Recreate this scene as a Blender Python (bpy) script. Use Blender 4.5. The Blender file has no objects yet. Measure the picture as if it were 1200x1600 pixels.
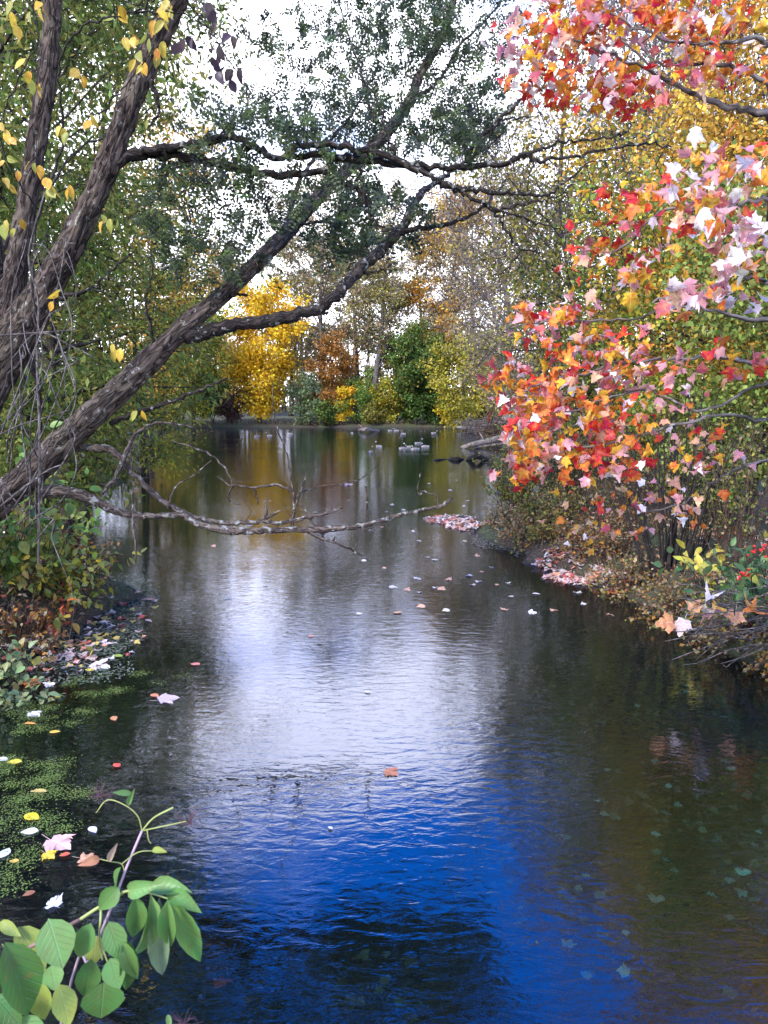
import bpy, math, random
import numpy as np
from mathutils import Vector, Matrix

# ------------------------------------------------------------------ camera, sky, sun, exposure
SC = bpy.context.scene
COL = SC.collection
F = 1209.0                       # focal length in photo pixels (1200 x 1600)
HC = 2.5                         # eye above the water
PITCH = math.atan(165 / F)
cam = bpy.data.cameras.new('camera')
cam.sensor_fit = 'VERTICAL'
cam.sensor_height = 24.0
cam.lens = 24.0 * F / 1600.0
cam.clip_start = 0.05
cam.clip_end = 3000
cam.dof.use_dof = True
cam.dof.focus_distance = 12.0
cam.dof.aperture_fstop = 6.5
camo = bpy.data.objects.new('camera', cam)
camo.location = (0, 0, HC)
camo.rotation_euler = (math.pi / 2 - PITCH, 0, 0)
COL.objects.link(camo)
SC.camera = camo

SUN_EL, SUN_AZ = math.radians(42), math.radians(218)    # azimuth clockwise from +Y (behind, left of the camera)
world = bpy.data.worlds.new('World')
SC.world = world
world.use_nodes = True
nt = world.node_tree
nt.nodes.clear()


def nd(tree, kind, **kw):
    n = tree.nodes.new(kind)
    for k, v in kw.items():
        if k.startswith('i_'):
            n.inputs[int(k[2:])].default_value = v
        else:
            setattr(n, k, v)
    return n


def link(tree, a, b):
    tree.links.new(a, b)


def math_node(tree, op, a, b=None, clamp=False):
    n = tree.nodes.new('ShaderNodeMath')
    n.operation = op
    n.use_clamp = clamp
    for i, v in enumerate((a, b)):
        if v is None:
            continue
        if isinstance(v, (int, float)):
            n.inputs[i].default_value = v
        else:
            tree.links.new(v, n.inputs[i])
    return n.outputs[0]


def ramp(tree, fac, stops, interp='LINEAR'):
    n = tree.nodes.new('ShaderNodeValToRGB')
    cr = n.color_ramp
    cr.interpolation = interp
    while len(cr.elements) < len(stops):
        cr.elements.new(0.5)
    for e, (p, c) in zip(cr.elements, stops):
        e.position = p
        e.color = (c[0], c[1], c[2], 1) if not isinstance(c, (int, float)) else (c, c, c, 1)
    if fac is not None:
        tree.links.new(fac, n.inputs[0])
    return n.outputs[0]


sky = nd(nt, 'ShaderNodeTexSky')
sky.sky_type = 'NISHITA'
sky.sun_disc = False
sky.sun_elevation = SUN_EL
sky.sun_rotation = SUN_AZ
sky.ozone_density = 8.0
sky.air_density = 1.0
sky.dust_density = 0.3
tc = nd(nt, 'ShaderNodeTexCoord')
sep = nd(nt, 'ShaderNodeSeparateXYZ')
link(nt, tc.outputs['Generated'], sep.inputs[0])
zz = math_node(nt, 'ADD', math_node(nt, 'MAXIMUM', sep.outputs[2], 0.0), 0.16)
cx = math_node(nt, 'DIVIDE', sep.outputs[0], zz)
cy = math_node(nt, 'DIVIDE', sep.outputs[1], zz)
cmb = nd(nt, 'ShaderNodeCombineXYZ')
link(nt, cx, cmb.inputs[0])
link(nt, cy, cmb.inputs[1])
cmb.inputs[2].default_value = 3.7
cn = nd(nt, 'ShaderNodeTexNoise')
cn.inputs['Scale'].default_value = 1.1
cn.inputs['Detail'].default_value = 6
cn.inputs['Roughness'].default_value = 0.55
link(nt, cmb.outputs[0], cn.inputs['Vector'])
# a layer of clouds of some height closes up towards the horizon, where one looks through it sideways
cover = math_node(nt, 'ADD', cn.outputs['Fac'], math_node(nt, 'SUBTRACT', math_node(nt, 'DIVIDE', 0.36, zz), 0.625))
cfac = ramp(nt, cover, [(0.40, 0.0), (0.60, 1.0)], 'EASE')
cn2 = nd(nt, 'ShaderNodeTexNoise')
cn2.inputs['Scale'].default_value = 2.2
cn2.inputs['Detail'].default_value = 4
link(nt, cmb.outputs[0], cn2.inputs['Vector'])
ccol = ramp(nt, cn2.outputs['Fac'], [(0.34, (7.2, 7.4, 8.8)), (0.52, (13.0, 13.2, 14.6))])
cm = nd(nt, 'ShaderNodeMixRGB')
link(nt, cfac, cm.inputs[0])
skh = nd(nt, 'ShaderNodeHueSaturation')          # the deep blue of a rain-washed autumn sky
skh.inputs['Hue'].default_value = 0.515
skh.inputs['Saturation'].default_value = 1.3
skh.inputs['Value'].default_value = 2.7
link(nt, sky.outputs[0], skh.inputs['Color'])
link(nt, skh.outputs[0], cm.inputs[1])
link(nt, ccol, cm.inputs[2])
bg = nd(nt, 'ShaderNodeBackground')
bg.inputs[1].default_value = 0.15
link(nt, cm.outputs[0], bg.inputs[0])
wo = nd(nt, 'ShaderNodeOutputWorld')
link(nt, bg.outputs[0], wo.inputs[0])

sun = bpy.data.lights.new('sun', 'SUN')
sun.energy = 3.3
sun.angle = math.radians(14)
sun.color = (1.0, 0.95, 0.87)
suno = bpy.data.objects.new('sun', sun)
sd = Vector((math.sin(SUN_AZ) * math.cos(SUN_EL), math.cos(SUN_AZ) * math.cos(SUN_EL), math.sin(SUN_EL)))
suno.rotation_euler = sd.to_track_quat('Z', 'Y').to_euler()
suno.location = (-20, -20, 40)
COL.objects.link(suno)

SC.view_settings.view_transform = 'Standard'
SC.view_settings.look = 'None'
SC.view_settings.gamma = 1
SC.view_settings.use_curve_mapping = False
SC.view_settings.exposure = 0.95
SC.cycles.max_bounces = 8
SC.cycles.diffuse_bounces = 3
SC.cycles.glossy_bounces = 3
SC.cycles.transmission_bounces = 4
SC.cycles.transparent_max_bounces = 8
SC.cycles.use_denoising = True

# ------------------------------------------------------------------ helpers
RNG = np.random.default_rng(11)


def at(px, py, Y):
    """world point seen at photo pixel (px, py), Y metres ahead"""
    dx, dv = (px - 600) / F, (800 - py) / F
    c, s = math.cos(PITCH), math.sin(PITCH)
    d = np.array([dx, c + dv * s, -s + dv * c])
    return np.array([0, 0, HC]) + d * (Y / d[1])


def gnd(px, py, z=0.0):
    dx, dv = (px - 600) / F, (800 - py) / F
    c, s = math.cos(PITCH), math.sin(PITCH)
    d = np.array([dx, c + dv * s, -s + dv * c])
    return np.array([0, 0, HC]) + d * ((z - HC) / d[2])


def vnoise(p, seed=0):
    """value noise, p (...,3) -> (...) in 0..1"""
    p = np.asarray(p, float)
    i = np.floor(p).astype(np.int64)
    f = p - i
    f = f * f * (3 - 2 * f)

    def h(a):
        n = (a[..., 0] * 374761393 + a[..., 1] * 668265263 + a[..., 2] * 2147483647 + seed * 144665) & 0x7fffffff
        n = ((n ^ (n >> 13)) * 1274126177) & 0x7fffffff
        n = ((n ^ (n >> 16)) * 69069) & 0x7fffffff
        return (n & 0xffff) / 65535.0
    out = 0
    for dx in (0, 1):
        for dy in (0, 1):
            for dz in (0, 1):
                w = (f[..., 0] if dx else 1 - f[..., 0]) * (f[..., 1] if dy else 1 - f[..., 1]) * (f[..., 2] if dz else 1 - f[..., 2])
                out = out + w * h(i + np.array([dx, dy, dz]))
    return out


def nrm(a):
    return a / np.maximum(np.linalg.norm(a, axis=-1, keepdims=True), 1e-9)


class MB:
    """collects geometry; build() links it as one mesh object"""

    def __init__(s):
        s.v, s.c, s.b, s.f, s.n = [], [], [], [], 0

    def add(s, v, faces, col=None, bark=None):
        v = np.asarray(v, float).reshape(-1, 3)
        m = len(v)
        s.v.append(v)
        s.c.append(np.ones((m, 3)) * 0.5 if col is None else np.broadcast_to(np.asarray(col, float), (m, 3)))
        s.b.append(np.zeros((m, 3)) if bark is None else bark)
        for fa in faces:
            fa = np.asarray(fa)
            if len(fa):
                s.f.append(fa + s.n)
        s.n += m

    def mesh(s, name, mat, off=(0, 0, 0), smooth=True):
        me = bpy.data.meshes.new(name)
        v = np.concatenate(s.v) - np.asarray(off)
        me.vertices.add(len(v))
        me.vertices.foreach_set('co', v.astype(np.float32).ravel())
        loops = np.concatenate([f.ravel() for f in s.f])
        tot = np.concatenate([np.full(len(f), f.shape[1]) for f in s.f])
        start = np.concatenate([[0], np.cumsum(tot)[:-1]])
        me.loops.add(len(loops))
        me.loops.foreach_set('vertex_index', loops.astype(np.int32))
        me.polygons.add(len(tot))
        me.polygons.foreach_set('loop_start', start.astype(np.int32))
        me.polygons.foreach_set('use_smooth', np.full(len(tot), smooth))
        c = np.concatenate(s.c)
        a = me.attributes.new('Col', 'FLOAT_COLOR', 'POINT')
        a.data.foreach_set('color', np.hstack([c, np.ones((len(c), 1))]).astype(np.float32).ravel())
        b = np.concatenate(s.b)
        if b.any():
            a = me.attributes.new('bark', 'FLOAT_VECTOR', 'POINT')
            a.data.foreach_set('vector', b.astype(np.float32).ravel())
        me.update(calc_edges=True)
        me.materials.append(mat)
        return me

    def build(s, name, mat, parent=None, kind=None, label=None, smooth=True):
        off = parent['_base'] if parent is not None else (0, 0, 0)
        o = bpy.data.objects.new(name, s.mesh(name, mat, off, smooth))
        COL.objects.link(o)
        if parent is not None:
            o.parent = parent
        if kind:
            o['kind'] = kind
        if label:
            o['label'] = label
        return o


BASES = []


def thing(name, label, cat, loc, group=None):
    o = bpy.data.objects.new(name, None)
    COL.objects.link(o)
    o.empty_display_size = 0.1
    o.location = tuple(float(q) for q in loc)
    o['label'] = label
    o['category'] = cat
    o['_base'] = [float(q) for q in loc]
    BASES.append(o)
    if group:
        o['group'] = group
    return o


def tag(o, label=None, cat=None, group=None, kind=None):
    for k, v in (('label', label), ('category', cat), ('group', group), ('kind', kind)):
        if v:
            o[k] = v
    return o


def smooth(pts, per=6):
    """Catmull-Rom through rows of any width"""
    p = np.asarray(pts, float)
    p = np.vstack([2 * p[0] - p[1], p, 2 * p[-1] - p[-2]])
    out = []
    t = np.linspace(0, 1, per, endpoint=False)[:, None]
    for i in range(1, len(p) - 2):
        a, b, c, d = p[i - 1], p[i], p[i + 1], p[i + 2]
        out.append(0.5 * (2 * b + (c - a) * t + (2 * a - 5 * b + 4 * c - d) * t ** 2 + (3 * b - a - 3 * c + d) * t ** 3))
    out.append(p[-2][None])
    return np.vstack(out)


def tube(mb, pts, rad, k=6, col=None, furrow=0.0, lump=0.0, seed=0, cap=True):
    pts = np.asarray(pts, float)
    rad = np.broadcast_to(np.asarray(rad, float), (len(pts),))
    n = len(pts)
    t = nrm(np.gradient(pts, axis=0))
    u = np.cross(t[0], [0.31, 0.12, 0.94])
    if np.linalg.norm(u) < 0.1:
        u = np.cross(t[0], [1, 0, 0])
    us = np.empty((n, 3))
    for i in range(n):
        u = u - t[i] * (u @ t[i])
        u = u / max(math.sqrt(u @ u), 1e-9)
        us[i] = u
    w = np.cross(t, us)
    a = np.arange(k) * (2 * math.pi / k)
    ca, sa = np.cos(a), np.sin(a)
    ln = np.concatenate([[0], np.cumsum(np.linalg.norm(np.diff(pts, axis=0), axis=1))])
    r = rad[:, None] * np.ones(k)
    br = np.stack([r * ca, r * sa, ln[:, None] * np.ones(k)], -1)
    if furrow or lump:
        q = br.copy()
        if lump:
            r = r * (1 + lump * (vnoise(q * [5, 5, 3.0], seed) - 0.5) * 2)
        if furrow:
            wv = (vnoise(q * [9, 9, 3.0], seed + 5) - 0.5) * 0.10
            qa = np.stack([q[..., 0] + wv, q[..., 1] - wv, q[..., 2]], -1)
            rg = np.abs(vnoise(qa * [24, 24, 5.0], seed + 1) - 0.5) * 2
            r = r + furrow * (np.minimum(rg * 2.2, 1) - 0.7)
    v = pts[:, None, :] + r[..., None] * (ca[None, :, None] * us[:, None, :] + sa[None, :, None] * w[:, None, :])
    i = np.arange(n - 1)[:, None] * k
    j = np.arange(k)[None, :]
    j2 = (j + 1) % k
    quads = np.stack([i + j, i + j2, i + k + j2, i + k + j], -1).reshape(-1, 4)
    if cap:
        v = np.concatenate([v.reshape(-1, 3), (pts[-1] + t[-1] * rad[-1] * 0.6)[None], (pts[0])[None]])
        br = np.concatenate([br.reshape(-1, 3), [[0, 0, ln[-1]]], [[0, 0, 0]]])
        e = n * k
        jj = np.arange(k)
        tri = np.stack([(n - 1) * k + jj, (n - 1) * k + (jj + 1) % k, np.full(k, e)], -1)
        tri2 = np.stack([(jj + 1) % k, jj, np.full(k, e + 1)], -1)
        mb.add(v, [quads, np.concatenate([tri, tri2])], col, br)
    else:
        mb.add(v.reshape(-1, 3), [quads], col, br.reshape(-1, 3))


# leaf outlines: x across, y along, z out of the blade
def tmpl_diamond(w=0.32):
    return np.array([[0, 0, 0], [w, 0.45, 0.07], [0, 1, 0], [-w, 0.45, 0.07]]), np.array([[0, 1, 2], [0, 2, 3]])


def tmpl_oval(w=0.3, droop=0.25, fold=0.12, tip=1.6):
    ys = np.array([0.0, 0.12, 0.3, 0.5, 0.7, 0.87, 1.0])
    hw = w * np.sin(np.pi * ys ** 0.85) ** (0.8) * np.where(ys > 0.6, (1 - (ys - 0.6) * 0.35 * tip), 1)
    hw[0] = hw[-1] = 0
    z = -droop * ys ** 2
    v = [[0, y, zz_] for y, zz_ in zip(ys, z)]
    n = len(ys)
    L = [[-h, y, zz_ + fold * h / max(w, 1e-3)] for h, y, zz_ in zip(hw[1:-1], ys[1:-1], z[1:-1])]
    R = [[h, y, zz_ + fold * h / max(w, 1e-3)] for h, y, zz_ in zip(hw[1:-1], ys[1:-1], z[1:-1])]
    v = np.array(v + L + R)
    f = []
    m = n - 2
    for s, o, flip in ((0, n, False), (1, n + m, True)):
        idx = [0] + [o + i for i in range(m)] + [n - 1]
        for i in range(n - 1):
            a, b, c, d = i, i + 1, idx[i + 1], idx[i]
            for tr in ((a, b, c), (a, c, d)):
                if len(set(tr)) == 3:
                    f.append(tr[::-1] if flip else tr)
    return v, np.array(f)


def tmpl_maple(cup=0.15, droop=0.2, fold=0.1, seed=0):
    r = np.random.default_rng(seed)
    half = np.array([[0.14, -0.07], [0.40, -0.01], [0.35, 0.12], [0.45, 0.24], [0.51, 0.37], [0.63, 0.51], [0.47, 0.51],
                     [0.40, 0.60], [0.285, 0.50], [0.30, 0.68], [0.18, 0.73], [0.14, 0.86]])
    half = half + r.normal(0, 0.014, half.shape)
    out = np.vstack([[[0, 0.0]], half, [[0, 1.0]], half[::-1] * [-1, 1]])
    v2 = np.vstack([[[0, 0.3]], out])
    x, y = v2[:, 0], v2[:, 1]
    tw = r.normal(0, 0.3)
    z = cup * (x ** 2 * 2.2) - droop * (y ** 2) + fold * np.abs(x) + tw * x * y + r.normal(0, 0.05, len(x))
    z[0] = -fold * 0.1
    v = np.column_stack([x, y, z])
    n = len(out)
    f = np.array([[0, 1 + i, 1 + (i + 1) % n] for i in range(n)])
    # a short stalk
    st = np.array([[-0.012, 0, 0], [0.012, 0, 0], [0.02, -0.45, 0.10], [0.0, -0.45, 0.10]])
    k = len(v)
    return np.vstack([v, st]), np.vstack([f, [[k, k + 1, k + 2], [k, k + 2, k + 3]]])


def frames(ydir, hint):
    y = nrm(np.asarray(ydir, float))
    z = nrm(hint - y * np.sum(hint * y, -1, keepdims=True))
    x = np.cross(y, z)
    return x, y, z


def scatter(mb, tm, pos, ydir, hint, size, col, wid=1.0):
    tv, tf = tm
    pos = np.asarray(pos, float)
    N = len(pos)
    if N == 0:
        return
    x, y, z = frames(ydir, hint)
    s = np.broadcast_to(np.asarray(size, float), (N,))[:, None, None]
    v = pos[:, None] + s * (tv[None, :, 0:1] * wid * x[:, None] + tv[None, :, 1:2] * y[:, None] + tv[None, :, 2:3] * z[:, None])
    f = (tf[None] + (np.arange(N) * len(tv))[:, None, None]).reshape(-1, tf.shape[1])
    c = np.repeat(np.broadcast_to(col, (N, 3)), len(tv), axis=0)
    mb.add(v.reshape(-1, 3), [f], c)


def pal(rng, n, cols, wts=None, var=0.18):
    cols = np.asarray(cols, float)
    w = None if wts is None else np.asarray(wts, float) / np.sum(wts)
    c = cols[rng.choice(len(cols), n, p=w)]
    return np.clip(c * (1 + rng.normal(0, var, (n, 1))) * (1 + rng.normal(0, var * 0.35, (n, 3))), 0.003, 0.9)


def rdir(rng, n, up=0.0):
    d = rng.normal(0, 1, (n, 3))
    d[:, 2] += up
    return nrm(d)


# ------------------------------------------------------------------ materials
def new_mat(name):
    m = bpy.data.materials.new(name)
    m.use_nodes = True
    m.node_tree.nodes.clear()
    return m, m.node_tree


def leaf_mat(name, source='attr', trans=0.35, rough=0.5, spec=0.35, mottled=0.0, scale=30.0, hue=0.06):
    m, t = new_mat(name)
    if source == 'attr':
        n = nd(t, 'ShaderNodeAttribute')
        n.attribute_name = 'Col'
        c = n.outputs['Color']
    else:
        n = nd(t, 'ShaderNodeObjectInfo')
        c = n.outputs['Color']
    if mottled:
        g = nd(t, 'ShaderNodeNewGeometry')
        no = nd(t, 'ShaderNodeTexNoise')
        no.inputs['Scale'].default_value = scale
        no.inputs['Detail'].default_value = 3
        link(t, g.outputs['Position'], no.inputs['Vector'])
        hs = nd(t, 'ShaderNodeHueSaturation')
        link(t, math_node(t, 'ADD', math_node(t, 'MULTIPLY', no.outputs['Fac'], 2 * mottled), 1 - mottled), hs.inputs['Value'])
        link(t, math_node(t, 'ADD', math_node(t, 'MULTIPLY', no.outputs['Fac'], hue), 0.5 - hue / 2), hs.inputs['Hue'])
        link(t, c, hs.inputs['Color'])
        c = hs.outputs[0]
    p = nd(t, 'ShaderNodeBsdfPrincipled')
    if name == 'leaf_single_green':
        g2 = nd(t, 'ShaderNodeNewGeometry')
        nb_ = nd(t, 'ShaderNodeTexNoise')
        nb_.inputs['Scale'].default_value = 34
        nb_.inputs['Detail'].default_value = 5
        nb_.inputs['Roughness'].default_value = 0.65
        link(t, g2.outputs['Position'], nb_.inputs['Vector'])
        mb_ = nd(t, 'ShaderNodeMixRGB')
        link(t, ramp(t, nb_.outputs['Fac'], [(0.63, 0.0), (0.72, 0.75)]), mb_.inputs[0])
        link(t, c, mb_.inputs[1])
        mb_.inputs[2].default_value = (0.23, 0.15, 0.05, 1)
        c = mb_.outputs[0]
    if source == 'object':
        co = nd(t, 'ShaderNodeTexCoord')
        sx = nd(t, 'ShaderNodeSeparateXYZ')
        link(t, co.outputs['Object'], sx.inputs[0])
        ax = math_node(t, 'ABSOLUTE', sx.outputs[0])
        rib = ramp(t, ax, [(0.008, 1.0), (0.028, 0.0)])
        ph = math_node(t, 'SUBTRACT', sx.outputs[1], math_node(t, 'MULTIPLY', ax, 0.7))
        side = ramp(t, math_node(t, 'PINGPONG', math_node(t, 'MULTIPLY', ph, 7.0), 0.5), [(0.0, 0.75), (0.09, 0.0)])
        vein = math_node(t, 'MAXIMUM', rib, side)
        hv = nd(t, 'ShaderNodeHueSaturation')
        link(t, math_node(t, 'ADD', math_node(t, 'MULTIPLY', vein, 0.18), 1.0), hv.inputs['Value'])
        link(t, math_node(t, 'SUBTRACT', 1.0, math_node(t, 'MULTIPLY', vein, 0.14)), hv.inputs['Saturation'])
        link(t, c, hv.inputs['Color'])
        c = hv.outputs[0]
        bq = nd(t, 'ShaderNodeBump')
        bq.invert = True
        bq.inputs['Strength'].default_value = 0.5
        bq.inputs['Distance'].default_value = 0.004
        link(t, vein, bq.inputs['Height'])
        link(t, bq.outputs[0], p.inputs['Normal'])
    link(t, c, p.inputs['Base Color'])
    p.inputs['Roughness'].default_value = rough
    p.inputs['Specular IOR Level'].default_value = spec
    tr = nd(t, 'ShaderNodeBsdfTranslucent')
    link(t, c, tr.inputs['Color'])
    mx = nd(t, 'ShaderNodeMixShader')
    mx.inputs[0].default_value = trans
    link(t, p.outputs[0], mx.inputs[1])
    link(t, tr.outputs[0], mx.inputs[2])
    o = nd(t, 'ShaderNodeOutputMaterial')
    link(t, mx.outputs[0], o.inputs[0])
    return m


def bark_mat(name, dark, mid, lichen=None, lich_amt=0.5, bump=0.4, sc=1.0):
    m, t = new_mat(name)
    a = nd(t, 'ShaderNodeAttribute')
    a.attribute_name = 'bark'
    mp = nd(t, 'ShaderNodeMapping')
    mp.inputs['Scale'].default_value = (22 * sc, 22 * sc, 6 * sc)
    link(t, a.outputs['Vector'], mp.inputs['Vector'])
    n1 = nd(t, 'ShaderNodeTexNoise')
    n1.inputs['Scale'].default_value = 1.0
    n1.inputs['Detail'].default_value = 5
    n1.inputs['Roughness'].default_value = 0.65
    n1.inputs['Distortion'].default_value = 0.6
    link(t, mp.outputs[0], n1.inputs['Vector'])
    mp3 = nd(t, 'ShaderNodeMapping')
    mp3.inputs['Scale'].default_value = (15 * sc, 15 * sc, 3.2 * sc)
    link(t, a.outputs['Vector'], mp3.inputs['Vector'])
    n3 = nd(t, 'ShaderNodeTexNoise')
    n3.inputs['Scale'].default_value = 1.0
    n3.inputs['Detail'].default_value = 3
    n3.inputs['Distortion'].default_value = 1.2
    link(t, mp3.outputs[0], n3.inputs['Vector'])
    crack = ramp(t, math_node(t, 'ABSOLUTE', math_node(t, 'SUBTRACT', n3.outputs['Fac'], 0.5)), [(0.0, 0.0), (0.075, 1.0)])
    c0 = ramp(t, n1.outputs['Fac'], [(0.30, dark), (0.50, mid), (0.72, [min(1, q * 1.7) for q in mid])])
    mxc = nd(t, 'ShaderNodeMixRGB')
    link(t, crack, mxc.inputs[0])
    mxc.inputs[1].default_value = (*[q * 0.7 for q in dark], 1)
    link(t, c0, mxc.inputs[2])
    nv = nd(t, 'ShaderNodeTexNoise')
    nv.inputs['Scale'].default_value = 2.6
    nv.inputs['Detail'].default_value = 4
    link(t, a.outputs['Vector'], nv.inputs['Vector'])
    hb = nd(t, 'ShaderNodeHueSaturation')
    link(t, math_node(t, 'ADD', math_node(t, 'MULTIPLY', nv.outputs['Fac'], 1.7), 0.2), hb.inputs['Value'])
    link(t, math_node(t, 'ADD', math_node(t, 'MULTIPLY', nv.outputs['Fac'], 0.10), 0.45), hb.inputs['Hue'])
    link(t, mxc.outputs[0], hb.inputs['Color'])
    c = hb.outputs[0]
    hgt = math_node(t, 'ADD', math_node(t, 'MULTIPLY', n1.outputs['Fac'], 0.8), math_node(t, 'MULTIPLY', crack, 0.7))
    if lichen:
        n2 = nd(t, 'ShaderNodeTexNoise')
        n2.inputs['Scale'].default_value = 15.0
        n2.inputs['Detail'].default_value = 5
        n2.inputs['Roughness'].default_value = 0.6
        link(t, a.outputs['Vector'], n2.inputs['Vector'])
        msk = ramp(t, n2.outputs['Fac'], [(lich_amt, 0), (lich_amt + 0.05, 1)])
        mx = nd(t, 'ShaderNodeMixRGB')
        link(t, msk, mx.inputs[0])
        link(t, c, mx.inputs[1])
        mx.inputs[2].default_value = (*lichen, 1)
        c = mx.outputs[0]
    p = nd(t, 'ShaderNodeBsdfPrincipled')
    p.inputs['Roughness'].default_value = 0.9
    p.inputs['Specular IOR Level'].default_value = 0.2
    link(t, c, p.inputs['Base Color'])
    bp = nd(t, 'ShaderNodeBump')
    bp.inputs['Strength'].default_value = bump
    bp.inputs['Distance'].default_value = 0.02
    link(t, hgt, bp.inputs['Height'])
    link(t, bp.outputs[0], p.inputs['Normal'])
    o = nd(t, 'ShaderNodeOutputMaterial')
    link(t, p.outputs[0], o.inputs[0])
    return m


def attr_mat(name, rough=0.7):
    m, t = new_mat(name)
    n = nd(t, 'ShaderNodeAttribute')
    n.attribute_name = 'Col'
    p = nd(t, 'ShaderNodeBsdfPrincipled')
    p.inputs['Roughness'].default_value = rough
    no = nd(t, 'ShaderNodeTexNoise')
    no.inputs['Scale'].default_value = 40
    g = nd(t, 'ShaderNodeNewGeometry')
    link(t, g.outputs['Position'], no.inputs['Vector'])
    hs = nd(t, 'ShaderNodeHueSaturation')
    link(t, math_node(t, 'ADD', math_node(t, 'MULTIPLY', no.outputs['Fac'], 0.8), 0.6), hs.inputs['Value'])
    link(t, n.outputs['Color'], hs.inputs['Color'])
    link(t, hs.outputs[0], p.inputs['Base Color'])
    o = nd(t, 'ShaderNodeOutputMaterial')
    link(t, p.outputs[0], o.inputs[0])
    return m


M_LEAF = leaf_mat('leaf_far', trans=0.3, rough=0.6, spec=0.25)
M_LEAFN = leaf_mat('leaf_near', trans=0.4, rough=0.5, mottled=0.18)
M_MAPLE = leaf_mat('leaf_maple', trans=0.4, rough=0.5, mottled=0.35, scale=38, hue=0.16)
M_OBJ = leaf_mat('leaf_single', source='object', trans=0.4, rough=0.5, mottled=0.35, scale=38, hue=0.16)
M_OBJG = leaf_mat('leaf_single_green', source='object', trans=0.38, rough=0.42, spec=0.4, mottled=0.32, scale=26, hue=0.10)
M_WET = leaf_mat('leaf_floating', source='object', trans=0.1, rough=0.4, mottled=0.2, scale=60)
M_WETA = leaf_mat('leaf_drift', trans=0.1, rough=0.5, mottled=0.15, scale=40)
M_BARK = bark_mat('bark_furrowed', (0.018, 0.013, 0.010), (0.082, 0.062, 0.046), (0.22, 0.22, 0.185), 0.62, 0.9)
M_LIMB = bark_mat('bark_limb', (0.009, 0.007, 0.006), (0.042, 0.033, 0.026), (0.24, 0.25, 0.21), 0.59, 0.7, 1.6)
M_DEAD = bark_mat('bark_dead', (0.03, 0.023, 0.018), (0.11, 0.085, 0.066), (0.25, 0.25, 0.22), 0.56, 0.6, 1.8)
M_TWIG = bark_mat('bark_twig', (0.012, 0.010, 0.009), (0.035, 0.029, 0.025), (0.16, 0.155, 0.145), 0.62, 0.3, 3)
M_GREY = bark_mat('bark_grey', (0.05, 0.043, 0.038), (0.15, 0.13, 0.115), (0.25, 0.24, 0.22), 0.6, 0.3)
M_FAR = bark_mat('bark_far', (0.025, 0.02, 0.017), (0.075, 0.06, 0.05), (0.16, 0.15, 0.14), 0.6, 0.2, 0.5)
M_BROWNT = bark_mat('bark_brown_twig', (0.03, 0.018, 0.012), (0.10, 0.06, 0.042), None, 0.6, 0.3, 3)
M_LOG = bark_mat('weathered_log', (0.07, 0.058, 0.048), (0.22, 0.185, 0.155), None, 0.6, 0.4, 0.6)
M_BLACKLOG = bark_mat('wet_log', (0.006, 0.005, 0.005), (0.016, 0.014, 0.013), None, 0.6, 0.4, 0.6)
M_ATTR = attr_mat('coloured_surface')


def ground_material():
    m, t = new_mat('leafy_ground')
    g = nd(t, 'ShaderNodeNewGeometry')
    n1 = nd(t, 'ShaderNodeTexNoise')
    n1.inputs['Scale'].default_value = 14
    n1.inputs['Detail'].default_value = 8
    n1.inputs['Roughness'].default_value = 0.7
    link(t, g.outputs['Position'], n1.inputs['Vector'])
    n2 = nd(t, 'ShaderNodeTexNoise')
    n2.inputs['Scale'].default_value = 0.6
    n2.inputs['Detail'].default_value = 4
    link(t, g.outputs['Position'], n2.inputs['Vector'])
    litter = ramp(t, n1.outputs['Fac'], [(0.3, (0.018, 0.013, 0.009)), (0.5, (0.06, 0.042, 0.026)), (0.62, (0.13, 0.085, 0.045)), (0.75, (0.20, 0.12, 0.06))])
    grass = ramp(t, n1.outputs['Fac'], [(0.3, (0.014, 0.022, 0.008)), (0.6, (0.06, 0.085, 0.025)), (0.8, (0.13, 0.13, 0.05))])
    mx = nd(t, 'ShaderNodeMixRGB')
    link(t, ramp(t, n2.outputs['Fac'], [(0.42, 0), (0.6, 1)]), mx.inputs[0])
    link(t, litter, mx.inputs[1])
    link(t, grass, mx.inputs[2])
    sp = nd(t, 'ShaderNodeSeparateXYZ')
    link(t, g.outputs['Position'], sp.inputs[0])
    mud = ramp(t, n1.outputs['Fac'], [(0.3, (0.004, 0.004, 0.003)), (0.7, (0.018, 0.016, 0.011))])
    mx2 = nd(t, 'ShaderNodeMixRGB')
    link(t, ramp(t, math_node(t, 'ADD', math_node(t, 'MULTIPLY', sp.outputs[2], 3.0), 0.55), [(0.45, 0), (0.75, 1)]), mx2.inputs[0])
    link(t, mud, mx2.inputs[1])
    link(t, mx.outputs[0], mx2.inputs[2])
    p = nd(t, 'ShaderNodeBsdfPrincipled')
    p.inputs['Roughness'].default_value = 0.95
    link(t, mx2.outputs[0], p.inputs['Base Color'])
    bp = nd(t, 'ShaderNodeBump')
    bp.inputs['Strength'].default_value = 0.8
    bp.inputs['Distance'].default_value = 0.05
    link(t, n1.outputs['Fac'], bp.inputs['Height'])
    link(t, bp.outputs[0], p.inputs['Normal'])
    o = nd(t, 'ShaderNodeOutputMaterial')
    link(t, p.outputs[0], o.inputs[0])
    return m


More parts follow.
